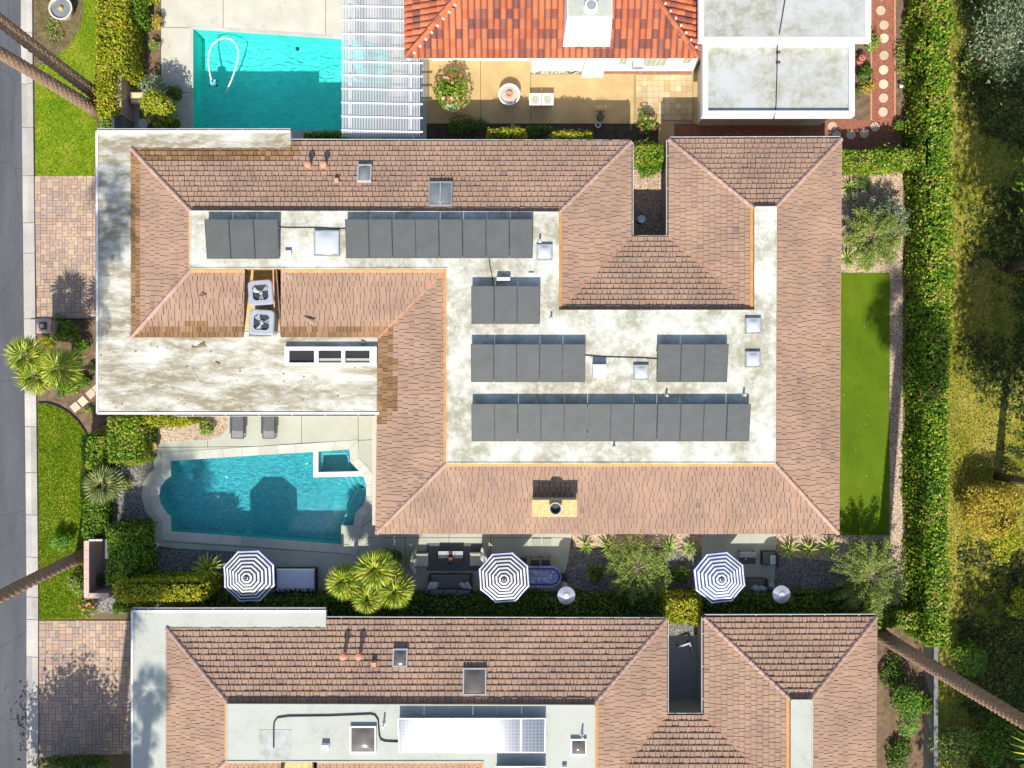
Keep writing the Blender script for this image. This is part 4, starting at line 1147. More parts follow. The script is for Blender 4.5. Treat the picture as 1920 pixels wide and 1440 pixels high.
p = W(490, 604, 3.9); make_ac('grey air conditioner nearer the triple rooflight in roof recess', (p.x, p.y, 3.10), -0.05)

# fallen palm leaf sheaths on the roofs
for k, (x, y, a, l, lab) in enumerate(((376, 649, 20, 0.5, 'dry brown palm husk lying on lower flat roof by tile edge'), (362, 658, 80, 0.45, 'dry brown palm husk standing upright in picture on lower flat roof'), (407, 682, -50, 0.3, 'small dry palm husk on stained flat roof'), (578, 600, -25, 0.65, 'large dry palm husk caught on the tiles right of the recess'), (379, 552, 30, 0.35, 'dark dry twig bundle on tiles left of recess'), (680, 642, -60, 0.3, 'dark twig on white roof above rooflight'), (497, 1383, 75, 0.2, 'small dark debris by conduit end'))):
    z = ZL + 0.03 if k in (0, 1, 2, 5) else (3.55 if k == 3 else 3.8 if k == 4 else ZD + 0.04)
    if k == 6: continue
    c = W(x, y, z); m = MB()
    for s in (-1, 1):
        m.poly([(-l / 2, 0, 0), (0, s * 0.07, 0.05), (l / 2, s * 0.12, 0.03), (l * 0.35, 0, 0.06)][::s])
    o = m.build('palm_husk', M['leaf_dry'] if k != 4 else M['gutter']); o.location = c; o.rotation_euler = (R(10), R(5), R(a)); tag(o, lab, 'palm husk')
# ------------------------------------------------------------------ the north house with red barrel tiles
nh = thing('red_tile_house', 'white house with red barrel tile roof and grey flat roofs', 'house', W(1200, 60))
NE_, NR = 2.8, 4.75
def barrel_local(w, l, r):
    a = []
    for k in range(6):
        t = math.pi * k / 5; a.append((w / 2 - r * math.cos(t), 0.10 * math.sin(t)))
    return a
BW, BL = 0.290, 0.425
def barrel_mesh(mb, mx):
    a = barrel_local(BW, BL, 0.132); b0 = len(mb.v)
    for v, lift, k in ((-0.03, 0.055, 1.0), (BL, 0.0, 0.88)):
        for x, z in a: mb.v.append(tuple(mx @ Vector((BW / 2 + (x - BW / 2) * k, v, z * k + lift))))
    for k in range(5): mb.f.append((b0 + k, b0 + k + 1, b0 + 7 + k, b0 + 6 + k)[::1]); mb.m.append(0)
    mb.f.append(tuple(b0 + k for k in range(5, -1, -1))); mb.m.append(0)
BARREL = MB(); barrel_mesh(BARREL, Matrix.Identity(4)); BARREL = BARREL.mesh('barrel_tile', M['red_tile'])
eS0, eS1 = W(762, 107, NE_), W(1308, 107, NE_)
r0, r1 = W(950, -115, NR), W(1150, -115, NR)
yN = 2 * r0.y - eS0.y
eN0, eN1 = Vector((eS0.x, yN, NE_)), Vector((eS1.x, yN, NE_))
cand = []; infill = MB()
for P in ([eS0, eS1, r1, r0], [eS1, eN1, r1], [eN1, eN0, r0, r1], [eN0, eS0, r0]):
    ea, eb = P[0], P[1]; u = (eb - ea).normalized(); n = u.cross(P[2] - ea).normalized(); v = n.cross(u)
    FR = Matrix((u, v, n)).transposed().to_4x4(); FR.translation = ea
    so = MB().slab([p - Vector((0, 0, 0.0)) for p in P], 0.12).build('roof_slope', M['gutter'], nh)
    C = [((p - ea).dot(u), (p - ea).dot(v)) for p in P]
    for r in range(int(max(c[1] for c in C) / BL) + 1):
        for c in range(int(max(q[0] for q in C) / BW) + 1):
            u0, v0 = c * BW, r * BL
            q = (u0 + BW / 2, v0 + BL * 0.5)
            if not inside(q, C): continue
            cand.append((FR @ Matrix.Translation((u0, v0 - 0.02, 0.0 + rnd.uniform(-0.004, 0.006))), so))
cand.sort(key=lambda t: (t[0].translation - Vector((0, 0, ALT))).length); cnt = 0
for mx, so in cand:
    px, py = PX(mx.translation)
    if 0 < px < 1920 and -5 < py < 1440 and cnt < 300:
        o = link('barrel_tile', BARREL, so); o.matrix_basis = mx; cnt += 1
    else: barrel_mesh(infill, mx)
infill.build('barrel_tile_field', M['red_tile'], nh)['kind'] = 'stuff'
CAPR = MB()
for k in range(6):
    t0, t1 = math.pi * k / 6, math.pi * (k + 1) / 6
    CAPR.poly([(0, -0.15 * math.cos(t0), 0.14 * math.sin(t0) + 0.03), (0, -0.15 * math.cos(t1), 0.14 * math.sin(t1) + 0.03), (0.46, -0.12 * math.cos(t1), 0.12 * math.sin(t1)), (0.46, -0.12 * math.cos(t0), 0.12 * math.sin(t0))][::-1])
CAPR = CAPR.mesh('hip_tile', M['red_tile']); MORT = MB().cbox(-0.05, -0.24, 0.0, 0.05, -0.12, 0.09, 0.03).mesh('mortar_lump', M['white_stucco'])
for a, b in ((eS0, r0), (eS1, r1), (r0, r1)):
    d = (b - a).normalized(); s = d.cross(Vector((0, 0, 1))).normalized(); up = s.cross(d)
    q = Matrix((d, -s, up)).transposed().to_quaternion()
    for k in range(int((b - a).length / 0.40)):
        o = link('hip_tile', CAPR, nh); o.location = a + d * 0.40 * k + Vector((0, 0, 0.05)); o.rotation_mode = 'QUATERNION'; o.rotation_quaternion = q
        o.matrix_parent_inverse = Matrix.Translation(-Vector(nh.location))
        g = link('mortar_lump', MORT, o, False)
# walls and flat wings
ws = W(0, 134).y
a, b = W(775, 0), W(1299, 0)
w2 = W(997, 0).x
MB().box(w2, ws, 0, b.x, yN - 0.3, 2.72).build('wall', M['white_stucco'], nh)
MB().box(a.x, ws + 0.5, 0, w2, yN - 0.3, 2.72).build('wall', M['white_stucco'], nh)
p, q = W(1090, 146), W(1130, 134)
MB().hexa([(p.x, p.y, 0), (q.x, p.y, 0), (q.x, ws, 0), (p.x, ws, 0), (p.x + 0.05, p.y + 0.1, 2.7), (q.x - 0.05, p.y + 0.1, 2.7), (q.x - 0.05, ws, 2.7), (p.x + 0.05, ws, 2.7)]).build('chimney_breast', M['white_stucco'], nh)
for x0, x1, z0, z1 in ((1155, 1168, 1.1, 2.2), (1196, 1240, 0.8, 2.2), (1270, 1284, 1.2, 2.2)):
    p, q = W(x0, 130), W(x1, 130)
    o = MB().box(p.x, ws - 0.03, z0, q.x, ws, z1).build('window', M['glass_block'], nh)
    m = MB(); m.box(p.x - 0.03, ws - 0.05, z0 - 0.05, q.x + 0.03, ws - 0.0, z0); m.box(p.x - 0.03, ws - 0.05, z1, q.x + 0.03, ws, z1 + 0.04)
    m.build('window_frame', M['white_paint'], o)
    n_ = max(2, int((q.x - p.x) / 0.2)); m = MB()
    for k in range(1, n_): xx = p.x + (q.x - p.x) * k / n_; m.box(xx - 0.008, ws - 0.04, z0, xx + 0.008, ws - 0.03, z1)
    m.build('glazing_bar', M['white_paint'], o)
p = W(1178, 134); o = MB().cbox(p.x, ws - 0.35, 1.3, p.x + 0.55, ws, 1.75, 0.03).build('wall_air_conditioner', M['gutter_rim'], nh)
m = MB()
for k in range(5): m.box(p.x + 0.03, ws - 0.37, 1.34 + k * 0.07, p.x + 0.52, ws - 0.35, 1.37 + k * 0.07)
m.build('grille', M['metal_grey'], o)
def flat_wing(x0, y0, x1, y1, z, mat, par):
    p, q = W(x0, y1, z), W(x1, y0, z)
    o = MB().box(p.x + 0.38, p.y + 0.45, 0, q.x - 0.4, q.y, z - 0.25).build('wing_wall', M['stucco'], nh)
    MB().box(p.x + 0.004, p.y + 0.004, z - 0.25, q.x - 0.004, q.y - 0.004, z).build('flat_roof', mat, nh)
    m = MB(); t = 0.20
    zz = z + par
    for (xa, ya, xb, yb) in ((p.x - 0.05, p.y - 0.05, q.x + 0.05, p.y + t), (p.x - 0.05, q.y - t, q.x + 0.05, q.y + 0.05), (p.x - 0.05, p.y + t, p.x + t, q.y - t), (q.x - t, p.y + t, q.x + 0.05, q.y - t)): m.cbox(xa, ya, z - 0.3, xb, yb, zz, 0.04)
    m.build('parapet', M['white_paint'], nh)
flat_wing(1312, -260, 1631, 76, 3.75, M['deck_grey'], 0.03)
flat_wing(1318, 80, 1598, 217, 3.2, M['deck_grey'], 0.22)
# white chimney
p, q = W(1064, 32, 4.6), W(1148, -14, 4.6)
o = MB().hexa([(p.x - 0.12, p.y - 0.75, 3.1), (q.x + 0.05, p.y - 0.75, 3.1), (q.x + 0.05, q.y, 3.1), (p.x - 0.12, q.y, 3.1), (p.x, p.y, 4.6), (q.x, p.y, 4.6), (q.x, q.y, 4.6), (p.x, q.y, 4.6)]).build('chimney', M['white_stucco'], nh)
MB().cbox(p.x + 0.03, p.y + 0.03, 4.6, q.x - 0.03, q.y - 0.03, 4.63, 0.01).build('chimney_top', M['deck_south'], o)
c = W(1109, 8, 4.9)
MB().lathe([(0.34, 4.63), (0.30, 4.80), (0.28, 4.88), (0.22, 4.88), (0.22, 4.70)], (c.x, c.y, 0), 18).build('flue', M['white_paint'], o)
MB().lathe([(0.215, 4.70), (0.215, 4.86)], (c.x, c.y, 0), 18).build('flue_cap', M['metal_grey'], o)
m = MB().tube([W(1472, 0, 3.82), W(1462, 60, 3.82), W(1458, 76, 3.60), W(1458, 84, 3.45), W(1457, 130, 3.24), W(1455, 200, 3.24), W(1453, 214, 3.46), W(1450, 228, 3.0)], 0.020, 6).build('roof_cable', M['rubber'])
tag(m, 'long black cable crossing both grey flat roofs', 'cable')
for y in (98, 117):
    c = W(1459, y, 3.24); MB().cbox(c.x - 0.10, c.y - 0.04, 3.2, c.x + 0.10, c.y + 0.04, 3.28, 0.02).build('cable_block', M['stone_dark'], m)

# ------------------------------------------------------------------ pergola
simple('pergola_paint', lin(0.58, 0.585, 0.60), 0.06, 3.0, 0.6)
pg = thing('pergola', 'white slatted pergola over end of turquoise pool', 'pergola', W(700, 120))
ZP = 2.55
x = 642.0
while x < 789:
    y0 = -90 if x < 758 else 108
    p, q = W(x, 257, ZP), W(x, y0, ZP)
    MB().beam(p, q, 0.034, 0.09).build('slat', M['pergola_paint'], pg); x += 2.95
for y in (-66, -40, -14, 12, 38, 64, 90):
    p, q = W(640, y - 1, ZP + 0.06), W(763, y + 1, ZP + 0.06); MB().beam(p, q, 0.055, 0.07).build('rafter', M['white_paint'], pg)
for y in (116, 141, 167, 193, 219, 245):
    p, q = W(640, y - 1, ZP + 0.06), W(793, y + 2.5, ZP + 0.06); MB().beam(p, q, 0.055, 0.07).build('rafter', M['white_paint'], pg)
for x in (657, 770):
    p, q = W(x, 255, ZP - 0.12), W(x, -90 if x < 700 else 110, ZP - 0.12); MB().beam(p, q, 0.10, 0.16).build('beam', M['white_paint'], pg)
    for y in ((252, 120, -20) if x < 700 else (252, 180)):
        c = W(x, y, ZP - 0.2); k = MB().box(c.x - 0.06, c.y - 0.06, 0.05, c.x + 0.06, c.y + 0.06, ZP - 0.2).build('post', M['white_paint'], pg)

# ------------------------------------------------------------------ pool things
hose = [(396, 150), (393, 135), (390, 115), (392, 98), (398, 84), (408, 75), (420, 71), (434, 74), (443, 84), (447, 96), (446, 110), (441, 130), (434, 150), (425, 170)]
o = MB().tube([W(x, y, -0.06) for x, y in hose], 0.040, 8).build('pool_hose', M['hose_white'], None, True, True)
tag(o, 'white floating pool cleaner hose looped in turquoise pool', 'hose')
MB().tube([W(425, 170, -0.06), W(420, 180, -0.3), W(416, 200, -0.55), W(413, 234, -0.7)], 0.028, 8).build('sunken_end', M['hose_white'], o, True, True)
cl = thing('pool_cleaner', 'small white robot pool cleaner at end of hose', 'pool cleaner', W(396, 152) + Vector((0, 0, -0.35)))
MB().cbox(-0.15, -0.18, 0, 0.15, 0.18, 0.16, 0.05).build('body', M['hose_white'], cl, False)
for s in (-1, 1):
    for t_ in (-1, 1): MB().tube([(s * 0.15, t_ * 0.11, 0.03), (s * 0.20, t_ * 0.11, 0.03)], 0.07, 10).build('wheel', M['fabric_blue'], cl, False)
MB().tube([(0, 0.05, 0.15), (0, 0.08, 0.28)], 0.04, 8).build('hose_swivel', M['fabric_blue'], cl, False)
o = MB().lathe([(0.10, 0), (0.10, 0.02), (0.05, 0.025)], W(546, 73) + Vector((0, 0, -1.35)), 14).build('pool_drain', M['stone_dark']); tag(o, 'dark round drain at the turquoise pool edge', 'drain')

def lounger_blue(x, label):
    r = thing('patio_chair', label, 'chair', W(x, -14), R(180), 'blue chairs at top picture edge')
    MB().cbox(-0.26, -0.25, 0.36, 0.26, 0.25, 0.42, 0.03).build('seat', M['fabric_blue'], r, False)
    MB().hexa([(-0.26, -0.30, 0.38), (0.26, -0.30, 0.38), (0.26, -0.25, 0.38), (-0.26, -0.25, 0.38), (-0.26, -0.46, 0.95), (0.26, -0.46, 0.95), (0.26, -0.41, 0.95), (-0.26, -0.41, 0.95)]).build('backrest', M['fabric_blue'], r, False)
    for s in (-1, 1):
        for t_ in (-0.3, 0.3): MB().beam((s * 0.24, t_ * 0.8, 0.37), (s * 0.30, t_ * 1.3, 0.0), 0.03, 0.03).build('leg', M['metal_grey'], r, False)
lounger_blue(421, 'blue patio chair at top picture edge, left of the pair'); lounger_blue(443, 'blue patio chair at top picture edge, right of the pair')

def lounger(x, label):
    c = W(x, 795); r = thing('sun_lounger', label, 'sun lounger', c, R(0 if x > 480 else -1), 'dark sun loungers on pool deck')
    m = MB()
    for s in (-1, 1): m.beam((s * 0.30, -0.68, 0.30), (s * 0.30, 1.15, 0.30), 0.04, 0.05)
    m.beam((-0.30, -0.68, 0.30), (0.30, -0.68, 0.30), 0.04, 0.05); m.beam((-0.30, 1.15, 0.30), (0.30, 1.15, 0.30), 0.04, 0.05)
    m.build('frame', M['metal_dark'], r, False)
    MB().box(-0.27, -0.30, 0.315, 0.27, 0.62, 0.345).build('sling_seat', M['cushion_grey'], r, False)
    MB().box(-0.27, -0.66, 0.318, 0.27, -0.315, 0.345).build('foot_sling', M['sling_grey'], r, False)
    MB().hexa([(-0.27, 0.62, 0.315), (0.27, 0.62, 0.315), (0.27, 1.2, 0.66), (-0.27, 1.2, 0.66), (-0.27, 0.62, 0.345), (0.27, 0.62, 0.345), (0.27, 1.2, 0.69), (-0.27, 1.2, 0.69)]).build('backrest', M['cushion_grey'], r, False)
    for s in (-1, 1):
        MB().beam((s * 0.33, -0.45, 0.42), (s * 0.33, 0.45, 0.42), 0.045, 0.03).build('armrest', M['metal_dark'], r, False)
        for yy in (-0.60, 1.05): MB().box(s * 0.30 - 0.02, yy - 0.02, 0, s * 0.30 + 0.02, yy + 0.02, 0.30).build('leg', M['metal_dark'], r, False)
    c.z = 0.057; r.location = c
lounger(450, 'grey sling sun lounger nearer the gravel bed'); lounger(508, 'grey sling sun lounger nearer the tiled wall of roof')

# ------------------------------------------------------------------ umbrellas
def umbrella(label, px, py, navy, rad=1.29, rot=0.0):
    zt, ze = 2.75, 2.28
    c = W(px, py, zt); r = thing('patio_umbrella', label, 'umbrella', (c.x, c.y, 0.045), rot, 'striped octagonal patio umbrellas')
    N = 15
    for k in range(8):
        a0, a1 = math.pi / 4 * k + math.pi / 8, math.pi / 4 * (k + 1) + math.pi / 8
        m = MB()
        for i in range(N):
            f0, f1 = i / N, (i + 1) / N
            def pt(f, a, sag=0):
                return (rad * f * math.cos(a), rad * f * math.sin(a), zt - (zt - ze) * f ** 1.15)
            def mid(f):
                am = (a0 + a1) / 2; rr = rad * f * math.cos(math.pi / 8); return (rr * math.cos(am), rr * math.sin(am), zt - (zt - ze) * f ** 1.15 - 0.05 * f)
            if f0 == 0: m.poly([pt(0, a0), pt(f1, a0), mid(f1)], i % 2); m.poly([pt(0, a0), mid(f1), pt(f1, a1)], i % 2)
            else:
                m.poly([pt(f0, a0), pt(f1, a0), mid(f1), mid(f0)], i % 2); m.poly([mid(f0), mid(f1), pt(f1, a1), pt(f0, a1)], i % 2)
        m.build('canopy_panel', [M['canvas_white'], navy], r, False)
        p0, p1 = (rad * math.cos(a0), rad * math.sin(a0)), (rad * math.cos(a1), rad * math.sin(a1))
        MB().hexa([(p0[0] * 1.0, p0[1] * 1.0, ze - 0.15), (p1[0], p1[1], ze - 0.15), (p1[0] * .99, p1[1] * .99, ze - 0.15), (p0[0] * .99, p0[1] * .99, ze - 0.15),
                   (p0[0], p0[1], ze - 0.004), (p1[0], p1[1], ze - 0.004), (p1[0] * .99, p1[1] * .99, ze - 0.004), (p0[0] * .99, p0[1] * .99, ze - 0.004)]).build('valance', M['valance_blue'], r, False)
        MB().beam((0, 0, zt - 0.05), (rad * math.cos(a0), rad * math.sin(a0), ze - 0.03), 0.02, 0.02).build('rib', M['metal_dark'], r, False)
    MB().tube([(0, 0, 0.05), (0, 0, zt + 0.02)], 0.028, 10).build('pole', M['metal_dark'], r, False)
    MB().lathe([(0.02, zt), (0.055, zt + 0.03), (0.045, zt + 0.08), (0.015, zt + 0.13)], seg=12).build('finial', M['metal_dark'], r, False)
    MB().lathe([(0.30, 0.0), (0.30, 0.05), (0.06, 0.09), (0.05, 0.3)], seg=18).build('base', M['stone_dark'], r, False)
umbrella('striped umbrella beside the daybed, over dark-edged cloth', 462, 1084, M['canvas_navy'], 1.28, R(2))
umbrella('striped umbrella covering half the oval mosaic dining table', 945, 1087, M['canvas_navy'], 1.25, R(4))
umbrella('navy and white striped umbrella on eastern seating pad', 1353, 1087, M['canvas_blue'], 1.26, R(6))

# ------------------------------------------------------------------ patio furniture
def pillow(r, c, rot, mat, w=0.42):
    m = MB(); N = 4
    pts = []
    for i in range(N + 1):
        for j in range(N + 1):
            x, y = -1 + 2 * i / N, -1 + 2 * j / N
            pts.append((x * w / 2 * (1 - 0.1 * y * y), y * w / 2 * (1 - 0.1 * x * x), 0.09 * (1 - x * x) * (1 - y * y)))
    for sgn in (1, -1):
        b = len(m.v); m.v += [(x, y, z * sgn) for x, y, z in pts]
        for i in range(N):
            for j in range(N):
                f = (b + i * (N + 1) + j, b + (i + 1) * (N + 1) + j, b + (i + 1) * (N + 1) + j + 1, b + i * (N + 1) + j + 1)
                m.f.append(f if sgn > 0 else f[::-1]); m.m.append(0)
    o = m.build('pillow', mat, r, False, True); o.location = c; o.rotation_euler = rot; return o

t = NT('stripe_fabric'); wv = t.n('TexWave'); wv.inputs['Scale'].default_value = 3.2; wv.inputs['Distortion'].default_value = 0.0
tc = t.n('TexCoord'); t.l(tc.outputs['Object'], wv.inputs['Vector'])
t.fin(t.ramp(wv.outputs['Fac'], [(0.48, lin(0.03, 0.03, 0.04)), (0.52, lin(0.75, 0.75, 0.75))]), 0.95)
t = NT('dot_fabric'); vo = t.n('TexVoronoi'); vo.inputs['Scale'].default_value = 11; tc = t.n('TexCoord'); t.l(tc.outputs['Object'], vo.inputs['Vector'])
t.fin(t.ramp(vo.outputs['Distance'], [(0.40, lin(0.75, 0.75, 0.75)), (0.46, lin(0.03, 0.03, 0.04))]), 0.95)

# daybed
c = W(559, 1086); r = thing('daybed', 'outdoor daybed with pale mattress and striped black pillows', 'daybed', (c.x, c.y, 0.045))
MB().box(-1.05, -0.60, 0.06, 1.0, 0.62, 0.24).build('base', M['wicker_dark'], r, False)
MB().cbox(-0.97, -0.50, 0.24, 0.94, 0.58, 0.42, 0.05).build('mattress', M['mattress'], r, False)
MB().box(-1.05, -0.62, 0.24, 1.0, -0.52, 0.72).build('backrest', M['wicker_dark'], r, False)
for s in (-1.05, 0.94): MB().box(s, -0.52, 0.24, s + 0.07, 0.62, 0.55).build('armrest', M['wicker_dark'], r, False)
for sx in (-0.98, 0.92):
    for sy in (-0.52, 0.52): MB().box(sx - 0.04, sy - 0.04, 0, sx + 0.04, sy + 0.04, 0.06).build('leg', M['wicker_dark'], r, False)
for k, (xx, mt) in enumerate(((-0.85, 'dot_fabric'), (-0.60, 'stripe_fabric'), (-0.33, 'dot_fabric'), (0.12, 'dot_fabric'), (0.42, 'stripe_fabric'), (0.75, 'dot_fabric'))):
    pillow(r, (xx, -0.40, 0.60), (R(58), 0, R(8 if k < 3 else -8)), M[mt])

# armchairs, coffee table, sofa
def armchair(label, px, py, s):
    c = W(px, py); r = thing('lounge_chair', label, 'armchair', (c.x, c.y, 0.045), 0, 'lounge chairs by the coffee table')
    MB().cbox(-0.36, -0.36, 0.05, 0.36, 0.36, 0.30, 0.03).build('base', M['wicker_dark'], r, False)
    MB().cbox(-0.30, -0.32, 0.30, 0.40, 0.34, 0.44, 0.05).build('seat', M['cushion_olive'], r, False)
    m = MB(); n = 8
    for k in range(n):
        a0, a1 = math.pi * (0.62 + 0.76 * k / n), math.pi * (0.62 + 0.76 * (k + 1) / n)
        q = lambda a, rr: (rr * 0.78 * math.cos(a) - 0.02, rr * 1.18 * math.sin(a))
        i0, i1, o0, o1 = q(a0, 0.40), q(a1, 0.40), q(a0, 0.56), q(a1, 0.56)
        m.hexa([(*i0, 0.3), (*o0, 0.3), (*o1, 0.3), (*i1, 0.3), (*i0, 0.70), (*o0, 0.72), (*o1, 0.72), (*i1, 0.70)][::1])
    m.build('backrest', M['cushion_olive'], r, False)
    pillow(r, (-0.20, -0.08, 0.58), (0, R(65), 0), M['cushion_light'])
    if s < 0: r.rotation_euler = (0, 0, math.pi)
armchair('olive barrel lounge chair nearest the fan palm cluster', 789, 1047, 1)
armchair('olive barrel lounge chair touching the middle umbrella', 897, 1045, -1)
c = W(846, 1044); r = thing('coffee_table', 'pale slatted coffee table with dark end and runner', 'table', (c.x, c.y, 0.045))
for k in range(4): MB().box(-0.60, 0.02 + k * 0.085, 0.36, 0.60, 0.095 + k * 0.085, 0.40).build('slat', M['table_stripe'], r, False)
MB().box(-0.60, -0.30, 0.35, 0.60, 0.01, 0.39).build('fire_lid', M['stone_dark'], r, False)
MB().box(-0.10, -0.28, 0.402, 0.10, 0.34, 0.41).build('runner', M['wicker_dark'], r, False)
for sx in (-0.55, 0.55):
    for sy in (-0.25, 0.30): MB().box(sx - 0.03, sy - 0.03, 0, sx + 0.03, sy + 0.03, 0.35).build('leg', M['metal_dark'], r, False)
r2 = thing('table_lantern', 'terracotta lantern with dark handles on the coffee table', 'lantern', (c.x, c.y - 0.02, 0.455))
MB().lathe([(0.09, 0), (0.11, 0.06), (0.09, 0.16), (0.06, 0.19), (0.05, 0.19), (0.05, 0.12)], seg=12).build('body', M['terracotta'], r2, False)
for s in (-1, 1): MB().tube([(s * 0.09, 0, 0.05), (s * 0.19, 0.05, 0.10), (s * 0.20, 0.15, 0.16)], 0.02, 6).build('handle', M['metal_dark'], r2, False)
c = W(846, 1092); r = thing('sofa', 'dark grey outdoor sofa with four pale pillows', 'sofa', (c.x, c.y, 0.045))
MB().cbox(-1.05, -0.40, 0.06, 1.05, 0.48, 0.28, 0.03).build('base', M['wicker_dark'], r, False)
MB().cbox(-0.98, -0.22, 0.28, 0.98, 0.45, 0.44, 0.05).build('seat', M['cushion_grey'], r, False)
for k in range(3): MB().cbox(-0.98 + k * 0.66, -0.44, 0.30, -0.34 + k * 0.66, -0.22, 0.82, 0.06).build('back_cushion', M['cushion_grey'], r, False)
for s in (-1.06, 0.99): MB().cbox(s, -0.40, 0.28, s + 0.07, 0.48, 0.56, 0.02).build('armrest', M['wicker_dark'], r, False)
for x_, a in ((-0.92, 70), (-0.74, 60), (0.62, -45), (0.86, -60)): pillow(r, (x_, -0.02, 0.62), (R(50), 0, R(a)), M['cushion_light'])
# coffee rug pad
o = flat('patio_rug', xy(rect(800, 1018, 905, 1070)), 0.046, 0.052, M['cushion_grey'], None); tag(o, 'dark grey outdoor rug under coffee table', 'rug')

# dining table with mosaic top
t = NT('mosaic'); vo = t.n('TexVoronoi', feature='DISTANCE_TO_EDGE'); vo.inputs['Scale'].default_value = 7; vo.inputs['Randomness'].default_value = 0.05
t.l(t.pos(), vo.inputs['Vector'])
t.fin(t.ramp(vo.outputs['Distance'], [(0.03, lin(0.05, 0.08, 0.25)), (0.10, lin(0.55, 0.58, 0.72)), (0.22, lin(0.60, 0.62, 0.75)), (0.30, lin(0.10, 0.14, 0.38))]), 0.35, 0.4)
simple('mosaic_blue', lin(0.03, 0.055, 0.24), 0.2, 9.0, 0.35)
c = W(1004, 1075); r = thing('dining_table', 'oval dining table with blue and white mosaic top', 'table', (c.x, c.y, 0.045))
def oval(l, w, n=9):
    p = []
    for s, off in ((1, l / 2 - w / 2), (-1, -(l / 2 - w / 2))):
        for k in range(n): a = -math.pi / 2 + math.pi * k / (n - 1) + (0 if s > 0 else math.pi); p.append((off + w / 2 * math.cos(a), w / 2 * math.sin(a)))
    return p
MB().prism(oval(2.5, 1.02), 0.68, 0.735).build('table_top', M['mosaic'], r, False)
m = MB(); A, B = oval(2.36, 0.86), oval(2.18, 0.66)
for k in range(len(A)): j_ = (k + 1) % len(A); m.poly([(*A[k], 0.738), (*A[j_], 0.738), (*B[j_], 0.738), (*B[k], 0.738)])
m.build('mosaic_band', M['mosaic_blue'], r, False)
for sx in (-0.8, 0.8):
    for sy in (-0.25, 0.25): MB().beam((sx, sy, 0.68), (sx * 1.1, sy * 1.2, 0), 0.05, 0.05).build('leg', M['metal_dark'], r, False)
def dchair(label, px, py, rz):
    c = W(px, py); r = thing('dining_chair', label, 'chair', (c.x, c.y, 0.045), R(rz), 'black dining chairs round the mosaic table')
    MB().cbox(-0.21, -0.21, 0.42, 0.21, 0.21, 0.46, 0.015).build('seat', M['metal_dark'], r, False)
    m = MB(); m.beam((-0.21, 0.24, 0.92), (0.21, 0.24, 0.92), 0.03, 0.04)
    for k in range(5): m.beam((-0.18 + k * 0.09, 0.21, 0.44), (-0.18 + k * 0.09, 0.24, 0.92), 0.018, 0.018)
    m.build('backrest', M['metal_dark'], r, False)
    for sx in (-0.19, 0.19):
        for sy in (-0.19, 0.2): MB().beam((sx, sy, 0.43), (sx * 1.1, sy * 1.1, 0), 0.03, 0.03).build('leg', M['metal_dark'], r, False)
dchair('black dining chair under umbrella edge, first along table', 979, 1050, 0); dchair('black dining chair in middle of those along the mosaic table', 1003, 1050, 0); dchair('black dining chair farthest from umbrella along the mosaic table', 1023, 1050, 0)
dchair('black dining chair at the rounded table end', 1052, 1078, -90)
# heaters
def heater(label, px, py):
    z = 2.2; c = W(px, py, z); r = thing('patio_heater', label, 'patio heater', (c.x, c.y, 0.02), 0, 'steel patio heaters')
    MB().lathe([(0.23, 0), (0.23, 0.35), (0.15, 0.45), (0.04, 0.5)], seg=16).build('base', M['metal_grey'], r, False)
    MB().tube([(0, 0, 0.45), (0, 0, 1.85)], 0.035, 8).build('pole', M['metal_grey'], r, False)
    MB().lathe([(0.09, 1.80), (0.10, 2.08), (0.08, 2.12)], seg=14).build('burner', M['metal_dark'], r, False)
    o = MB().lathe([(0.425, 2.12), (0.41, 2.14), (0.17, 2.21), (0.16, 2.24), (0.10, 2.26)], seg=28).build('reflector', M['metal_bright'], r, False)
    for k in range(4):
        a = R(30 + 90 * k); MB().beam((0.16 * math.cos(a), 0.16 * math.sin(a), 2.218), (0.41 * math.cos(a), 0.41 * math.sin(a), 2.147), 0.012, 0.008).build('seam', M['gutter_rim'], o, False)
heater('steel patio heater with round reflector beside dining table', 1062, 1117); heater('steel patio heater with round reflector beyond eastern umbrella', 1466, 1115)
# east seating
c = W(1402, 1043); r = thing('side_table', 'grey slatted table with dark lid beside eastern umbrella', 'table', (c.x, c.y, 0.047))
for k in range(3): MB().box(-0.5, 0.03 + k * 0.09, 0.34, 0.28, 0.105 + k * 0.09, 0.38).build('slat', M['table_stripe'], r, False)
MB().box(-0.5, -0.30, 0.34, 0.28, 0.02, 0.375).build('lid', M['stone_dark'], r, False)
for sx in (-0.45, 0.23):
    for sy in (-0.25, 0.26): MB().box(sx - 0.03, sy - 0.03, 0, sx + 0.03, sy + 0.03, 0.34).build('leg', M['metal_dark'], r, False)
r2 = thing('table_lantern', 'small amber lantern on table by eastern umbrella', 'lantern', (c.x - 0.22, c.y - 0.05, 0.425))
MB().lathe([(0.05, 0), (0.07, 0.05), (0.05, 0.12), (0.03, 0.14)], seg=10).build('body', M['pot_yellow'], r2, False)
MB().tube([(-0.05, 0, 0.08), (0, 0.06, 0.18), (0.05, 0, 0.08)], 0.012, 6).build('handle', M['metal_dark'], r2, False)
c = W(1438, 1044); r = thing('lounge_chair', 'grey lounge chair with folded pale towel, east end', 'armchair', (c.x, c.y, 0.047), R(180))
MB().cbox(-0.35, -0.34, 0.05, 0.35, 0.34, 0.36, 0.03).build('base', M['wicker_dark'], r, False)
MB().cbox(-0.30, -0.30, 0.36, 0.33, 0.30, 0.44, 0.03).build('seat', M['cushion_grey'], r, False)
MB().cbox(-0.38, -0.34, 0.36, -0.28, 0.34, 0.78, 0.03).build('backrest', M['wicker_dark'], r, False)
MB().cbox(-0.30, -0.16, 0.44, -0.02, 0.28, 0.56, 0.04).build('towel', M['cushion_light'], r, False)
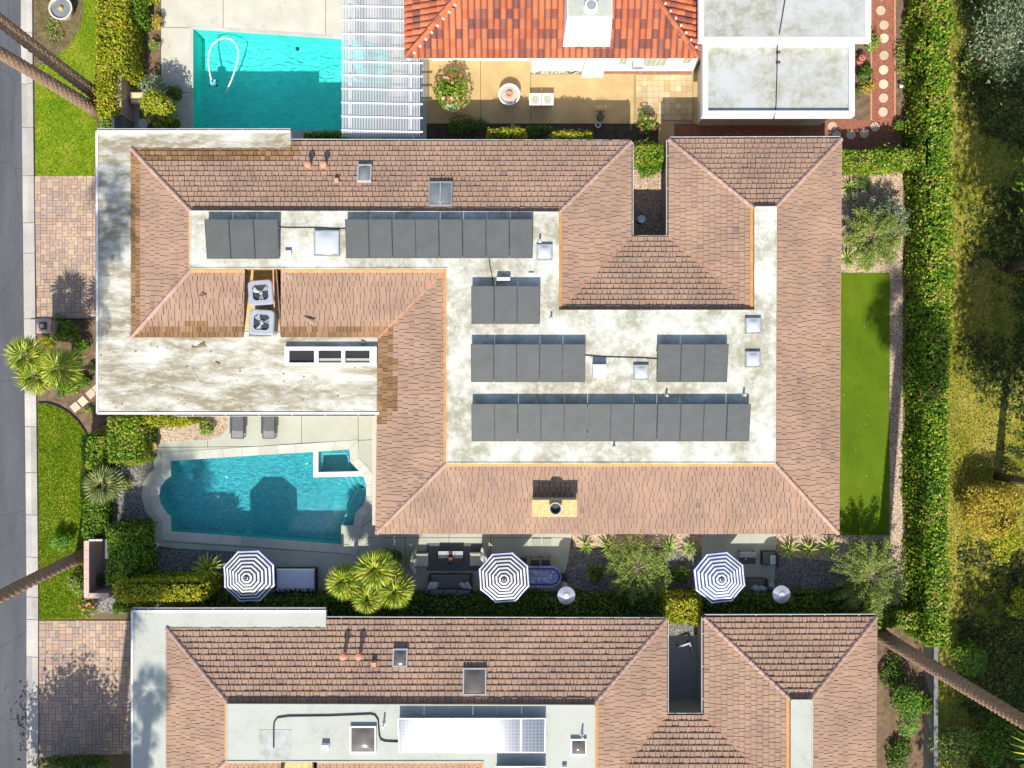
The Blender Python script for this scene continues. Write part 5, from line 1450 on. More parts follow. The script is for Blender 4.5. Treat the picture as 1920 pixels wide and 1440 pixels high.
c = W(1412, 1098); r = thing('sofa', 'dark grey loveseat with two pale pillows by eastern umbrella', 'sofa', (c.x, c.y, 0.047))
MB().cbox(-0.65, -0.38, 0.05, 0.55, 0.42, 0.28, 0.03).build('base', M['wicker_dark'], r, False)
MB().cbox(-0.60, -0.20, 0.28, 0.50, 0.40, 0.42, 0.05).build('seat', M['cushion_grey'], r, False)
MB().cbox(-0.60, -0.40, 0.30, 0.50, -0.20, 0.78, 0.06).build('back_cushion', M['cushion_grey'], r, False)
MB().cbox(0.48, -0.38, 0.28, 0.57, 0.42, 0.55, 0.02).build('armrest', M['wicker_dark'], r, False)
for x_, a in ((-0.02, -40), (0.28, -20)): pillow(r, (x_, -0.02, 0.58), (R(40), 0, R(a)), M['cushion_light'])

# ------------------------------------------------------------------ pots, pillars, fountains, walls
def urn(label, px, py, rad, h, mat, fill='soil', cat='planter'):
    c = W(px, py); r = thing('planter_urn', label, cat, (c.x, c.y, 0.04))
    MB().lathe([(rad * 0.5, 0), (rad * 0.62, h * 0.15), (rad * 0.95, h * 0.6), (rad, h * 0.95), (rad * 1.06, h), (rad * 0.9, h), (rad * 0.86, h * 0.86)], seg=20).build('pot', M[mat], r, False, False)
    MB().lathe([(rad * 0.85, h * 0.84), (rad * 0.4, h * 0.88)], seg=16).build('pot_fill', M[fill], r, False)
    return r
urn('yellow glazed pot at the corner of gravel bed', 294, 836, 0.20, 0.55, 'pot_yellow', 'pot_yellow')
urn('pale pot in shade at pool deck corner', 296, 1021, 0.16, 0.4, 'pot_cream')
urn('cream urn planter in front of flowering bush', 851, 205, 0.36, 0.75, 'pot_cream', 'cushion_olive')
urn('dark pot under grassy plant on patio edge', 1124, 224, 0.18, 0.4, 'stone_dark')
urn('white metal bucket in the shaded border', 1120, 238, 0.14, 0.35, 'metal_bright')
c = W(124, 24); r = thing('garden_fountain', 'round stone fountain basin in front garden corner', 'fountain', (c.x, c.y, 0.04))
MB().lathe([(0.40, 0), (0.50, 0.25), (0.56, 0.50), (0.58, 0.55), (0.50, 0.55), (0.48, 0.44)], seg=28).build('basin', M['pot_cream'], r, False)
MB().lathe([(0.485, 0.44), (0.3, 0.45)], seg=24).build('basin_water', M['dome_grey'], r, False)
MB().lathe([(0.12, 0.45), (0.10, 0.56), (0.03, 0.60)], seg=14).build('spout', M['pot_yellow'], r, False)
c = W(955, 184); r = thing('tiered_fountain', 'round white fountain full of white pebbles on tan patio', 'fountain', (c.x, c.y, 0.045))
MB().lathe([(0.46, 0), (0.50, 0.2), (0.53, 0.5), (0.53, 0.56), (0.45, 0.56), (0.44, 0.46)], seg=28).build('basin', M['white_paint'], r, False)
MB().lathe([(0.45, 0.46), (0.2, 0.49)], seg=24).build('pebbles', M['gravel_white'], r, False)
MB().lathe([(0.17, 0.48), (0.15, 0.62), (0.10, 0.62), (0.09, 0.54)], seg=16).build('bowl', M['terracotta'], r, False)
for x, lab in ((1003, 'left of the two square white pedestal planters'), (1026, 'right of the two square white pedestal planters')):
    c = W(x, 192); r = thing('square_planter', lab, 'planter', (c.x, c.y, 0.045), 0, 'square white planters on tan patio')
    MB().hexa([(-0.22, -0.22, 0), (0.22, -0.22, 0), (0.22, 0.22, 0), (-0.22, 0.22, 0), (-0.28, -0.28, 0.42), (0.28, -0.28, 0.42), (0.28, 0.28, 0.42), (-0.28, 0.28, 0.42)]).build('box', M['white_paint'], r, False)
    m = MB()
    for q in ((-0.29, -0.29, 0.29, -0.21), (-0.29, 0.21, 0.29, 0.29), (-0.29, -0.21, -0.21, 0.21), (0.21, -0.21, 0.29, 0.21)): m.box(q[0], q[1], 0.42, q[2], q[3], 0.47)
    m.build('rim', M['white_paint'], r, False)
    MB().lathe([(0.20, 0.42), (0.17, 0.44), (0.05, 0.43)], seg=14).build('seat_pad', M['cushion_olive'], r, False)
# gate pillar by the street
c = W(81, 611, 1.4); r = thing('street_pillar', 'square pink pillar with lamp beside the paver driveway', 'pillar', (c.x, c.y, 0))
MB().box(-0.28, -0.28, 0, 0.28, 0.28, 1.30).build('shaft', M['pink_stucco'], r, False)
MB().cbox(-0.34, -0.34, 1.30, 0.34, 0.34, 1.40, 0.03).build('cap', M['pad_pink'], r, False)
MB().box(-0.18, -0.18, 1.40, 0.18, 0.18, 1.42).build('cap_plate', M['gutter'], r, False)
MB().cbox(-0.07, -0.09, 1.42, 0.07, 0.09, 1.58, 0.03).build('lamp', M['lamp_cream'], r, False)
o = MB().box(*W(60, 599, 0)[:2], 0, *(W(182, 597, 0)[:2]), 0.14).build('bed_kerb', M['stone_dark']); tag(o, 'dark low kerb between driveway pavers and palm bed', 'kerb')
# equipment enclosures
def wall_run(r, name, x0, y0, x1, y1, z, mat, capmat, t=0.02):
    a, b = W(x0, y1, z), W(x1, y0, z)
    o = MB().box(a.x, a.y, 0, b.x, b.y, z - 0.06).build(name, M[mat], r)
    n = max(1, round(max(b.x - a.x, b.y - a.y) / 0.42))
    for k in range(n):
        if b.x - a.x > b.y - a.y: s = (b.x - a.x) / n; q = (a.x + s * k + 0.006, a.y - t, a.x + s * (k + 1) - 0.006, b.y + t)
        else: s = (b.y - a.y) / n; q = (a.x - t, a.y + s * k + 0.006, b.x + t, a.y + s * (k + 1) - 0.006)
        MB().box(q[0], q[1], z - 0.06, q[2], q[3], z).build('cap_stone', M[capmat], o)
r = thing('garden_wall', 'pink capped garden wall enclosing equipment near street palm', 'wall', W(170, 1060))
wall_run(r, 'wall', 158, 1014, 166, 1121, 1.5, 'pink_stucco', 'pad_pink'); wall_run(r, 'wall', 166, 1113, 204, 1121, 1.5, 'pink_stucco', 'pad_pink'); wall_run(r, 'wall', 166, 1012, 192, 1014, 1.5, 'grey_plaster', 'gutter_rim')
flat('enclosure_floor', xy(rect(166, 1010, 205, 1115)), 0.0, 0.03, M['grey_plaster'])
r = thing('garden_wall', 'pink garden wall beside the yellow hedge and pool equipment', 'wall', W(222, 180))
wall_run(r, 'wall', 218, 128, 226.5, 214, 1.6, 'pink_stucco', 'pad_pink'); wall_run(r, 'wall', 210, 214, 226.5, 246, 1.5, 'grey_plaster', 'stone_dark')
flat('enclosure_floor', xy(rect(226, 100, 262, 246)), 0.0, 0.03, M['patio_shade'])
c = W(231, 165); r = thing('pool_pump', 'white pool filter box behind the pink wall', 'pool pump', (c.x, c.y, 0.03))
MB().cbox(-0.18, -0.22, 0, 0.18, 0.22, 0.62, 0.06).build('cabinet', M['white_paint'], r, False)
MB().tube([(0.18, 0, 0.3), (0.45, 0.1, 0.3), (0.5, 0.5, 0.3), (0.3, 0.8, 0.25)], 0.04, 8).build('pipe', M['metal_grey'], r, False)
MB().lathe([(0.10, 0.62), (0.10, 0.70), (0.05, 0.72)], seg=12).build('lid', M['metal_grey'], r, False)
c = W(270, 193); r = thing('pool_heater', 'cream square pool heater beside round yellow shrub', 'pool heater', (c.x, c.y, 0.03))
MB().cbox(-0.30, -0.26, 0, 0.30, 0.26, 0.85, 0.03).build('cabinet', M['lamp_cream'], r, False)
MB().box(-0.28, -0.10, 0.85, -0.22, 0.18, 0.865).build('vent_slot', M['metal_grey'], r, False)
for k in range(6): MB().box(-0.24, -0.275, 0.15 + k * 0.09, 0.24, -0.26, 0.19 + k * 0.09).build('louver', M['metal_grey'], r, False)
c = W(269, 232, 0.7); r = thing('round_table', 'grey round table in shade below the yellow shrub', 'table', (c.x, c.y, 0.05))
MB().lathe([(0.24, 0.66), (0.245, 0.68), (0.24, 0.70)], seg=22).build('table_top', M['patio_shade'], r, False); MB().lathe([(0.16, 0), (0.14, 0.03), (0.03, 0.06), (0.03, 0.66)], seg=12).build('pedestal', M['metal_dark'], r, False)
c = W(1203, 411, 0.7); r = thing('round_table', 'round glass table in the dark tiled-roof courtyard', 'table', (c.x, c.y, 0.03))
MB().lathe([(0.19, 0.66), (0.20, 0.68), (0.19, 0.70)], seg=22).build('table_top', M['metal_bright'], r, False); MB().lathe([(0.14, 0), (0.12, 0.03), (0.03, 0.06), (0.03, 0.66)], seg=12).build('pedestal', M['metal_dark'], r, False)
c = W(1283, 1212, 0.6); r = thing('courtyard_bench', 'angled white bench end in lower house courtyard', 'bench', (c.x, c.y, 0.03), R(20))
MB().box(-0.30, -0.03, 0.40, 0.30, 0.05, 0.45).build('seat', M['cushion_light'], r, False); MB().hexa([(0.28, -0.42, 0.4), (0.34, -0.42, 0.4), (0.34, 0.05, 0.4), (0.28, 0.05, 0.4), (0.28, -0.42, 0.45), (0.34, -0.42, 0.45), (0.34, 0.05, 0.45), (0.28, 0.05, 0.45)]).build('return_seat', M['cushion_light'], r, False)
for sx, sy in ((-0.26, 0), (0.28, 0), (0.30, -0.38)): MB().box(sx - 0.03, sy - 0.03, 0, sx + 0.03, sy + 0.03, 0.40).build('leg', M['wicker_dark'], r, False)
# hose reel cable on white gravel
m = MB()
pts = [W(1036 + 16 * math.cos(a) + a * 1.2, 112 + 8 * math.sin(a), 0.09) for a in [k * 0.35 for k in range(40)]]
o = m.tube(pts + [W(1085, 120, 0.09), W(1084, 132, 0.09), W(1070, 138, 0.09), W(1060, 130, 0.09)], 0.022, 6).build('garden_hose', M['rubber'], None, True, True); tag(o, 'coiled black garden hose on white gravel', 'hose')
# long low block wall at the golf boundary, below the palm
r = thing('boundary_wall', 'low grey wall between lower garden and golf course', 'wall', W(1757, 1350))
wall_run(r, 'wall', 1752, 1190, 1758, 1620, 1.2, 'grey_plaster', 'grey_plaster')
c = W(1684, 166); r = thing('garden_lamp', 'small white path lamp beside red stepping path', 'lamp', (c.x, c.y, 0.02))
MB().tube([(0, 0, 0), (0, 0, 0.35)], 0.02, 6).build('stem', M['metal_dark'], r, False); MB().lathe([(0.03, 0.33), (0.10, 0.36), (0.03, 0.42)], seg=10).build('lamp_shade', M['white_paint'], r, False)
# ------------------------------------------------------------------ vegetation
def lump(P, seed, k=1.0):
    rg = np.random.RandomState(seed); out = np.zeros(len(P))
    for i in range(6):
        d = rg.normal(size=3); d /= np.linalg.norm(d); f = rg.uniform(1.2, 4.5) * k
        out += np.sin(P @ d * f + rg.uniform(0, 6.28)) / 6
    return out

def leaf_mesh(C, N, size, aspect, mat, rg, tilt=0.7, name='foliage'):
    """one diamond leaf per point, roughly facing N"""
    n = len(C)
    N = N + rg.normal(scale=tilt, size=(n, 3)); N /= np.linalg.norm(N, axis=1)[:, None] + 1e-9
    A = rg.normal(size=(n, 3)); A -= N * (A * N).sum(1)[:, None]; A /= np.linalg.norm(A, axis=1)[:, None] + 1e-9
    B = np.cross(N, A); s = size * rg.uniform(0.6, 1.35, n)[:, None]
    V = np.empty((n, 4, 3))
    V[:, 0] = C - A * s * 0.5; V[:, 2] = C + A * s * 0.5
    V[:, 1] = C + B * s * 0.5 * aspect + N * s * 0.08; V[:, 3] = C - B * s * 0.5 * aspect + N * s * 0.08
    return np_mesh(name, V.reshape(-1, 3), np.arange(n * 4).reshape(n, 4), mat)

SEED = [100]
def hedge(label, x0, y0, x1, y1, h, mat='leaf_hedge', size=0.13, dens=1.0, group=None, z0=0.0, rough=0.14):
    """clipped hedge: px rectangle of its top at height h"""
    SEED[0] += 1; rg = np.random.RandomState(SEED[0])
    a, b = W(x0, y1, h), W(x1, y0, h); lx, ly = b.x - a.x, b.y - a.y
    r = thing('hedge', label, 'hedge', ((a.x + b.x) / 2, (a.y + b.y) / 2, z0), 0, group)
    i = 0.13
    MB().hexa([(a.x + i, a.y + i, z0), (b.x - i, a.y + i, z0), (b.x - i, b.y - i, z0), (a.x + i, b.y - i, z0), (a.x + i * 1.3, a.y + i * 1.3, h - i), (b.x - i * 1.3, a.y + i * 1.3, h - i), (b.x - i * 1.3, b.y - i * 1.3, h - i), (a.x + i * 1.3, b.y - i * 1.3, h - i)]).build('inner_branches', M['hedge_core'], r)
    d = dens * 2.6 / (0.5 * size * size * 0.62)
    P, N = [], []
    for (ar, f) in ((lx * ly, 't'), (lx * h, 's'), (lx * h, 'n'), (ly * h, 'w'), (ly * h, 'e')):
        k = int(ar * d * (1.0 if f == 't' else 0.55)); u, v = rg.uniform(0, 1, k), rg.uniform(0, 1, k)
        if f == 't': p = np.stack([a.x + u * lx, a.y + v * ly, np.full(k, h)], 1); nn = (0, 0, 1)
        elif f in 'sn': p = np.stack([a.x + u * lx, np.full(k, a.y if f == 's' else b.y), z0 + v * (h - z0)], 1); nn = (0, -1 if f == 's' else 1, 0.25)
        else: p = np.stack([np.full(k, a.x if f == 'w' else b.x), a.y + u * ly, z0 + v * (h - z0)], 1); nn = (-1 if f == 'w' else 1, 0, 0.25)
        P.append(p); N.append(np.tile(np.array(nn, float), (k, 1)))
    P, N = np.concatenate(P), np.concatenate(N)
    # soften the top edges
    ex = np.maximum(0, 0.22 - np.minimum(P[:, 0] - a.x, b.x - P[:, 0])) / 0.22; ey = np.maximum(0, 0.22 - np.minimum(P[:, 1] - a.y, b.y - P[:, 1])) / 0.22
    P[:, 2] -= (np.maximum(ex, ey) ** 2) * 0.14 * (P[:, 2] / h)
    P += N * (lump(P, SEED[0]) * rough * 1.6 + rg.normal(scale=rough * 0.5, size=len(P)))[:, None]
    P[:, 2] = np.maximum(P[:, 2], z0 + 0.03)
    link('foliage', leaf_mesh(P, N, size, 0.62, M[mat], rg), r)
    return r

def bush(label, px, py, rx, h, mat='leaf_green', n=1500, size=0.12, name='shrub', cat='shrub', ry=None, lobes=7, group=None, ground=True, z0=0.03, flowers=0, stems=5, aspect=0.55):
    """rounded shrub. px, py: where its middle shows, rx in metres"""
    SEED[0] += 1; rg = np.random.RandomState(SEED[0]); ry = ry or rx
    c = W(px, py, h * 0.6); r = thing(name, label, cat, (c.x, c.y, z0), 0, group)
    L = rg.normal(size=(lobes, 3)); L /= np.linalg.norm(L, axis=1)[:, None]; L[:, 2] = np.abs(L[:, 2]) * 0.8
    lc = L * np.array([rx * 0.55, ry * 0.55, h * 0.28]) + np.array([0, 0, h * 0.5]); lr = rg.uniform(0.38, 0.62, lobes)
    k = rg.randint(0, lobes, n); D = rg.normal(size=(n, 3)); D /= np.linalg.norm(D, axis=1)[:, None]
    rad = (rg.uniform(0.55, 1.05, n) ** 0.5)[:, None] * lr[k][:, None]
    P = lc[k] + D * rad * np.array([rx, ry, h * 0.55]); P[:, 2] = np.maximum(P[:, 2], 0.05)
    P += np.array([c.x, c.y, z0])
    m = MB()
    for i in range(stems):
        q = lc[i % lobes] * 0.9; m.tube([(rg.uniform(-.05, .05), rg.uniform(-.05, .05), 0), tuple(q * 0.5 + np.array([0, 0, 0.05])), tuple(q)], [0.03, 0.02, 0.008], 5)
    m.build('stem', M['bark'], r, False)
    link('foliage', leaf_mesh(P, D + np.array([0, 0, 0.6]), size, aspect, M[mat], rg, 0.6), r)
    if flowers:
        ii = rg.choice(n, flowers); o = link('blossom', leaf_mesh(P[ii] + np.array([0, 0, 0.08]), np.tile(np.array([0, 0, 1.0]), (flowers, 1)), size * 1.4, 0.9, M['petal'], rg, 0.3, 'blossom'), r)
    return r

# hedges
hedge('tall clipped hedge dividing the gardens from golf rough', 1742, -60, 1786, 640, 2.6, 'leaf_hedge', 0.14, 0.9)
hedge('lower stretch of tall hedge beside the artificial turf end', 1742, 640, 1782, 1215, 2.6, 'leaf_hedge', 0.14, 0.9)
hedge('short green hedge closing the gap between north house and gravel garden', 1577, 279, 1722, 309, 1.7, 'leaf_hedge', 0.12)
hedge('wide yellow hedge at top left behind the lawn', 180, -40, 238, 134, 2.0, 'leaf_yellow', 0.12)
hedge('narrow yellow hedge beside the pink wall', 182, 134, 216, 216, 1.9, 'leaf_yellow', 0.12)
hedge('thin brown-green hedge end by flat roof corner', 186, 216, 209, 246, 1.5, 'leaf_olive', 0.10)
hedge('dark green hedge strip beside the cream pool deck', 240, -40, 262, 40, 1.4, 'leaf_green', 0.12)
hedge('square bright hedge block between fan palm and gravel bed', 200, 782, 262, 868, 1.9, 'leaf_hedge', 0.12)
hedge('low bright hedge under the flat roof gutter', 240, 776, 358, 794, 1.5, 'leaf_yellow', 0.11)
hedge('clipped hedge between front lawn and fan palm', 152, 818, 198, 880, 1.5, 'leaf_hedge', 0.12)
hedge('rough hedge south of fan palm beside front lawn', 154, 935, 196, 1006, 1.2, 'leaf_green', 0.12, 0.9, None, 0.0, 0.16)
hedge('thin hedge edge along the front lawn by the trunk shadow', 150, 880, 162, 940, 0.9, 'leaf_hedge', 0.11)
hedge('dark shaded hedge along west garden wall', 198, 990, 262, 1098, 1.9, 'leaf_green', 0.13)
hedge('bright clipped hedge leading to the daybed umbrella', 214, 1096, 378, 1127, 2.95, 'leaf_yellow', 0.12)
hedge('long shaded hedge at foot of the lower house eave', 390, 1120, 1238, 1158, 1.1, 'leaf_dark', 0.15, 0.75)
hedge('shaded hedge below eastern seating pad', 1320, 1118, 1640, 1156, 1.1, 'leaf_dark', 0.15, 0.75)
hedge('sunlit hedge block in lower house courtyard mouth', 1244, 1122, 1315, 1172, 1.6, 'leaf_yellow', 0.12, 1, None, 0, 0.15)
hedge('sunlit hedge block in main house courtyard mouth', 1187, 272, 1249, 301, 1.6, 'leaf_hedge', 0.12, 1, None, 0, 0.13)
hedge('small sunlit hedge clump, left of two along shaded border', 914, 239, 984, 258, 2.55, 'leaf_yellow', 0.11, 1, None, 0, 0.15)
hedge('small sunlit hedge clump, right of two along shaded border', 1036, 247, 1110, 263, 2.65, 'leaf_yellow', 0.11, 1, None, 0, 0.15)
hedge('low hedge between flat roof corner and pergola', 568, 248, 640, 257, 1.1, 'leaf_green', 0.11)
hedge('bright hedge corner beside lower house and palm base', 1640, 1148, 1742, 1180, 1.5, 'leaf_hedge', 0.13, 1, None, 0, 0.2)
hedge('shaded low hedge below clipped yellow hedge', 210, 1134, 280, 1150, 0.8, 'leaf_green', 0.12)

# shrubs
bush('round golden shrub beside the cream pool heater', 297, 202, 0.82, 2.9, 'leaf_yellow', 2600, 0.12, lobes=12)
bush('pale grey-green shrub above the golden round shrub', 288, 164, 0.75, 1.5, 'leaf_grey', 1400, 0.10)
bush('dark shrub between golden shrub and turquoise pool', 322, 180, 0.55, 0.8, 'leaf_dark', 900, 0.12)
bush('dark shrub in shade under the golden shrub', 318, 230, 0.45, 0.7, 'leaf_dark', 700, 0.12)
bush('reddish twiggy plant at deck edge beside hedge shadow', 297, 40, 0.4, 0.7, 'leaf_ochre', 400, 0.09)
bush('small reddish plant below twiggy plant on deck edge', 290, 84, 0.3, 0.5, 'leaf_olive', 300, 0.09)
bush('hedge overhang at top beside cream pool deck', 275, -4, 0.7, 1.3, 'leaf_yellow', 1100, 0.12)
bush('big flowering bush behind the cream urn', 850, 168, 1.0, 1.4, 'leaf_hedge', 2400, 0.13, flowers=40, lobes=10)
bush('rose bush with pink blooms on patio edge', 1213, 228, 0.6, 0.9, 'leaf_green', 900, 0.11, flowers=24)
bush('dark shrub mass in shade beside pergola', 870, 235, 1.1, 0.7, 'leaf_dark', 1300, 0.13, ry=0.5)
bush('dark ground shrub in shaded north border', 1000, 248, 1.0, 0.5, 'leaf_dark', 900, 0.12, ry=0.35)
bush('soft green shrub below courtyard hedge', 1216, 316, 0.75, 0.9, 'leaf_green', 1200, 0.11, ry=0.45)
bush('leafy shrub by grey roof corner at top of red path', 1634, 75, 0.55, 0.9, 'leaf_olive', 700, 0.11)
bush('pink flowering plant beside the white parapet', 1614, 112, 0.3, 0.6, 'petal', 300, 0.10)
bush('dark green shrub beside red stepping path', 1620, 138, 0.45, 0.8, 'leaf_dark', 700, 0.12)
bush('orange-tipped shrub at foot of the stepping path', 1628, 160, 0.4, 0.6, 'leaf_ochre', 500, 0.09)
bush('small green shrub in bed next to parapet corner', 1606, 172, 0.3, 0.5, 'leaf_green', 350, 0.10)
bush('thin shrub at tall hedge foot near path start', 1690, 110, 0.35, 0.6, 'leaf_olive', 400, 0.10, ry=1.0)
bush('small shrub at shaded end of the red path', 1684, 235, 0.3, 0.5, 'leaf_green', 350, 0.10)
bush('leafy shrub in gravel bed under flat roof gutter', 390, 798, 0.48, 0.7, 'leaf_olive', 800, 0.11)
bush('pale shrub on front lawn beside the palm trunk', 116, 1018, 0.58, 0.9, 'leaf_bright', 900, 0.10)
bush('grassy shrub on the lawn outside the pink wall', 143, 1094, 0.45, 0.7, 'leaf_olive', 700, 0.10, ry=0.7)
bush('red flowering shrub by lower driveway corner', 166, 1140, 0.5, 0.6, 'leaf_hedge', 700, 0.10, flowers=30)
bush('round green shrub in the palm bed near pillar', 130, 625, 0.62, 0.9, 'leaf_green', 1000, 0.12)
bush('low shrub behind front palms beside white roof', 150, 650, 0.45, 0.6, 'leaf_green', 600, 0.11)
bush('low green shrub under front palms near stepping stones', 150, 715, 0.5, 0.6, 'leaf_green', 800, 0.11)
bush('leafy shrub beside the driveway kerb in palm bed', 105, 622, 0.5, 0.7, 'leaf_green', 700, 0.11)
bush('yellowish shrub at street end of the palm bed', 88, 645, 0.4, 0.5, 'leaf_yellow', 450, 0.10)
bush('spreading bright shrub under the front palm heads', 130, 725, 0.7, 0.5, 'leaf_hedge', 900, 0.11, ry=0.4)
bush('small ground plant by roof wall in palm bed', 172, 690, 0.28, 0.3, 'leaf_green', 260, 0.09)
bush('small ground plant below roof corner stepping stones', 166, 772, 0.3, 0.3, 'leaf_olive', 240, 0.09)
bush('orange-red plant between hedge block and lawn hedge', 191, 810, 0.3, 1.0, 'leaf_ochre', 350, 0.09)
bush('sprawling plant at lawn corner beside pink pillar', 112, 600, 0.35, 0.4, 'leaf_olive', 300, 0.10)
bush('small agave-like seedling shrub in palm bed soil', 114, 742, 0.22, 0.3, 'leaf_grey', 180, 0.09)
bush('bright green bush between lower house and golf wall', 1700, 1335, 0.80, 2.0, 'leaf_bright', 1700, 0.13, ry=1.35, lobes=10)
bush('dim green bush behind bright bush by golf wall', 1730, 1318, 0.6, 1.4, 'leaf_green', 800, 0.13)
bush('ochre weeping bush beyond tall hedge', 1872, 955, 1.9, 2.2, 'leaf_ochre', 6000, 0.19, ry=1.4, lobes=9, aspect=0.22)
bush('yellow-green bush below ochre weeping bush', 1885, 1015, 1.1, 1.3, 'leaf_yellow', 1700, 0.14)
bush('green bush on golf rough right of palm trunk base', 1812, 1235, 1.0, 1.4, 'leaf_green', 1500, 0.15)
bush('green bush at lower right by golf wall end', 1790, 1400, 1.2, 1.5, 'leaf_olive', 2000, 0.15)
bush('green bush in bottom right corner', 1880, 1400, 1.3, 1.6, 'leaf_green', 2200, 0.15)
bush('yellowish bush at right picture edge above palm trunk', 1905, 1130, 0.8, 1.2, 'leaf_yellow', 1000, 0.14)
bush('green undergrowth below the eucalyptus at top right', 1850, 120, 1.2, 1.0, 'leaf_olive', 1500, 0.15)
bush('dark groundcover in lower house east bed', 1675, 1265, 0.7, 0.6, 'leaf_dark', 900, 0.13, ry=1.0)
bush('dark groundcover in the south-east bed corner', 1690, 1420, 0.9, 0.6, 'leaf_dark', 1000, 0.13)
bush('flower bed plants round the stone fountain', 100, 60, 0.6, 0.3, 'leaf_olive', 350, 0.09, ry=0.9)
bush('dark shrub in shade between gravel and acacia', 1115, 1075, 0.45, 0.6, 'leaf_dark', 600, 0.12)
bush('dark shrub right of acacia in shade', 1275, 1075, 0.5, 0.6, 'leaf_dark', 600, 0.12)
bush('grey desert shrub near roof in gravel garden', 1595, 365, 0.42, 0.6, 'leaf_grey', 500, 0.09)
bush('dark spiky undergrowth left of desert tree', 1615, 345, 0.5, 0.4, 'leaf_dark', 450, 0.09)
bush('shrub in shade under the fan palm cluster', 735, 1045, 0.6, 0.8, 'leaf_dark', 900, 0.13)
bush('bushy hedge plant west of fan palm', 232, 905, 0.35, 0.5, 'leaf_olive', 350, 0.10)
bush('shaded shrub behind pink wall beside hedge', 185, 1085, 0.35, 0.8, 'leaf_dark', 400, 0.12)
bush('dark evergreen under lower driveway shade', 140, 1432, 1.9, 0.8, 'leaf_dark', 1600, 0.14, ry=0.5)

# feathery desert trees
def tree(label, bx, by, h, crown, mat, n, size, name='tree', trunk_r=0.12, limbs=8, aspect=0.45, cat='tree', clump=0.42, group=None, lean=(0, 0), spread=0.8):
    """bx, by: foot on the ground (px). crown: (rx, ry, rz, cz) metres"""
    SEED[0] += 1; rg = np.random.RandomState(SEED[0]); c = W(bx, by); r = thing(name, label, cat, (c.x, c.y, 0.0), 0, group)
    rx, ry, rz, cz = crown; m = MB(); top = Vector((lean[0], lean[1], cz))
    m.tube([(0, 0, 0), (lean[0] * 0.3, lean[1] * 0.3, cz * 0.4), tuple(top)], [trunk_r, trunk_r * 0.8, trunk_r * 0.35], 8)
    m.build('trunk', M['bark'], r, False, True)
    cen = []
    lb = MB()
    for i in range(limbs):
        a = 2 * math.pi * i / limbs + rg.uniform(-0.3, 0.3); f = rg.uniform(0.55, 1.0); zz = cz + rg.uniform(-0.5, 0.8) * rz
        e = Vector((lean[0] + rx * f * math.cos(a) * spread, lean[1] + ry * f * math.sin(a) * spread, zz))
        s = Vector((lean[0] * 0.6, lean[1] * 0.6, cz * rg.uniform(0.45, 0.8))); mid = (s + e) / 2 + Vector((0, 0, 0.1 * rz))
        lb.tube([s, mid, e], [trunk_r * 0.45, trunk_r * 0.28, trunk_r * 0.08], 5)
        cen += [np.array(e), np.array(mid), np.array((mid + e) / 2)]
    lb.build('limb', M['bark'], r, False)
    for i in range(limbs * 3):
        d = rg.normal(size=3); d /= np.linalg.norm(d); cen.append(np.array([lean[0], lean[1], cz]) + d * np.array([rx, ry, rz]) * rg.uniform(0.3, 0.95))
    cen = np.array(cen); k = rg.randint(0, len(cen), n)
    D = rg.normal(size=(n, 3))
    P = cen[k] + D * np.array([rx, ry, rz]) * clump * 0.5
    P[:, 2] = np.maximum(P[:, 2], 0.15)
    link('crown', leaf_mesh(P, D * 0.5 + np.array([0, 0, 0.6]), size, aspect, M[mat], rg, 0.8, 'crown'), r, False)
    return r

def feather(label, px, py, r_, h, mat, sprays=70, name='acacia_tree', cat='tree', zlow=0.5, group=None, dirs=None):
    """wispy desert tree: arching sprays lined with fine leaflets"""
    SEED[0] += 1; rg = np.random.RandomState(SEED[0]); c = W(px, py, h * 0.8); r = thing(name, label, cat, (c.x, c.y, 0.02), 0, group)
    m = MB(); m.tube([(0, 0, 0), (0.03, 0.02, h * 0.3), (0, 0, h * 0.6)], [0.07, 0.05, 0.035], 7); m.build('trunk', M['bark'], r, False)
    lb = MB(); P, A = [], []
    for i in range(sprays):
        a = rg.uniform(0, 6.28); L = r_ * rg.uniform(0.45, 1.08); z0 = h * rg.uniform(0.35, 0.7); z1 = h * rg.uniform(0.6, 1.05)
        b = a + rg.uniform(-0.5, 0.5)
        s = np.array([0, 0, z0]); e = np.array([L * math.cos(a), L * math.sin(a), z1 * (1 - 0.25 * (L / r_) ** 2)]); md = (s + e) / 2 + np.array([0.15 * math.cos(b), 0.15 * math.sin(b), 0.25 * h * rg.uniform(0, 0.6)])
        pts = [s * (1 - t) ** 2 + 2 * md * t * (1 - t) + e * t * t for t in np.linspace(0, 1, 5)]
        lb.tube(pts, [0.016, 0.013, 0.010, 0.008, 0.004], 4, 0, False)
        q = int(105 * L / r_) + 20
        tt = rg.uniform(0.25, 1.0, q); base = s * ((1 - tt) ** 2)[:, None] + 2 * md * (tt * (1 - tt))[:, None] + e * (tt ** 2)[:, None]
        P.append(base + rg.normal(scale=0.068, size=(q, 3)))
    P = np.concatenate(P)
    lb.build('limb', M['twig'], r, False)
    link('crown', leaf_mesh(P, np.tile(np.array([0, 0, 1.0]), (len(P), 1)), 0.10, 0.34, M[mat], rg, 0.6, 'crown'), r, False)
    return r
feather('wispy desert tree at centre of shaded side garden', 1196, 1068, 1.65, 2.0, 'leaf_olive', 120)
feather('wispy desert tree at south-east garden corner', 1640, 1085, 1.9, 2.6, 'leaf_olive', 140)
feather('feathery desert tree above the artificial turf', 1640, 445, 1.55, 2.2, 'leaf_olive', 140)
feather('low feathery bush leaning over tall hedge', 1668, 410, 1.15, 2.0, 'leaf_grey', 70, 'desert_shrub', 'shrub')

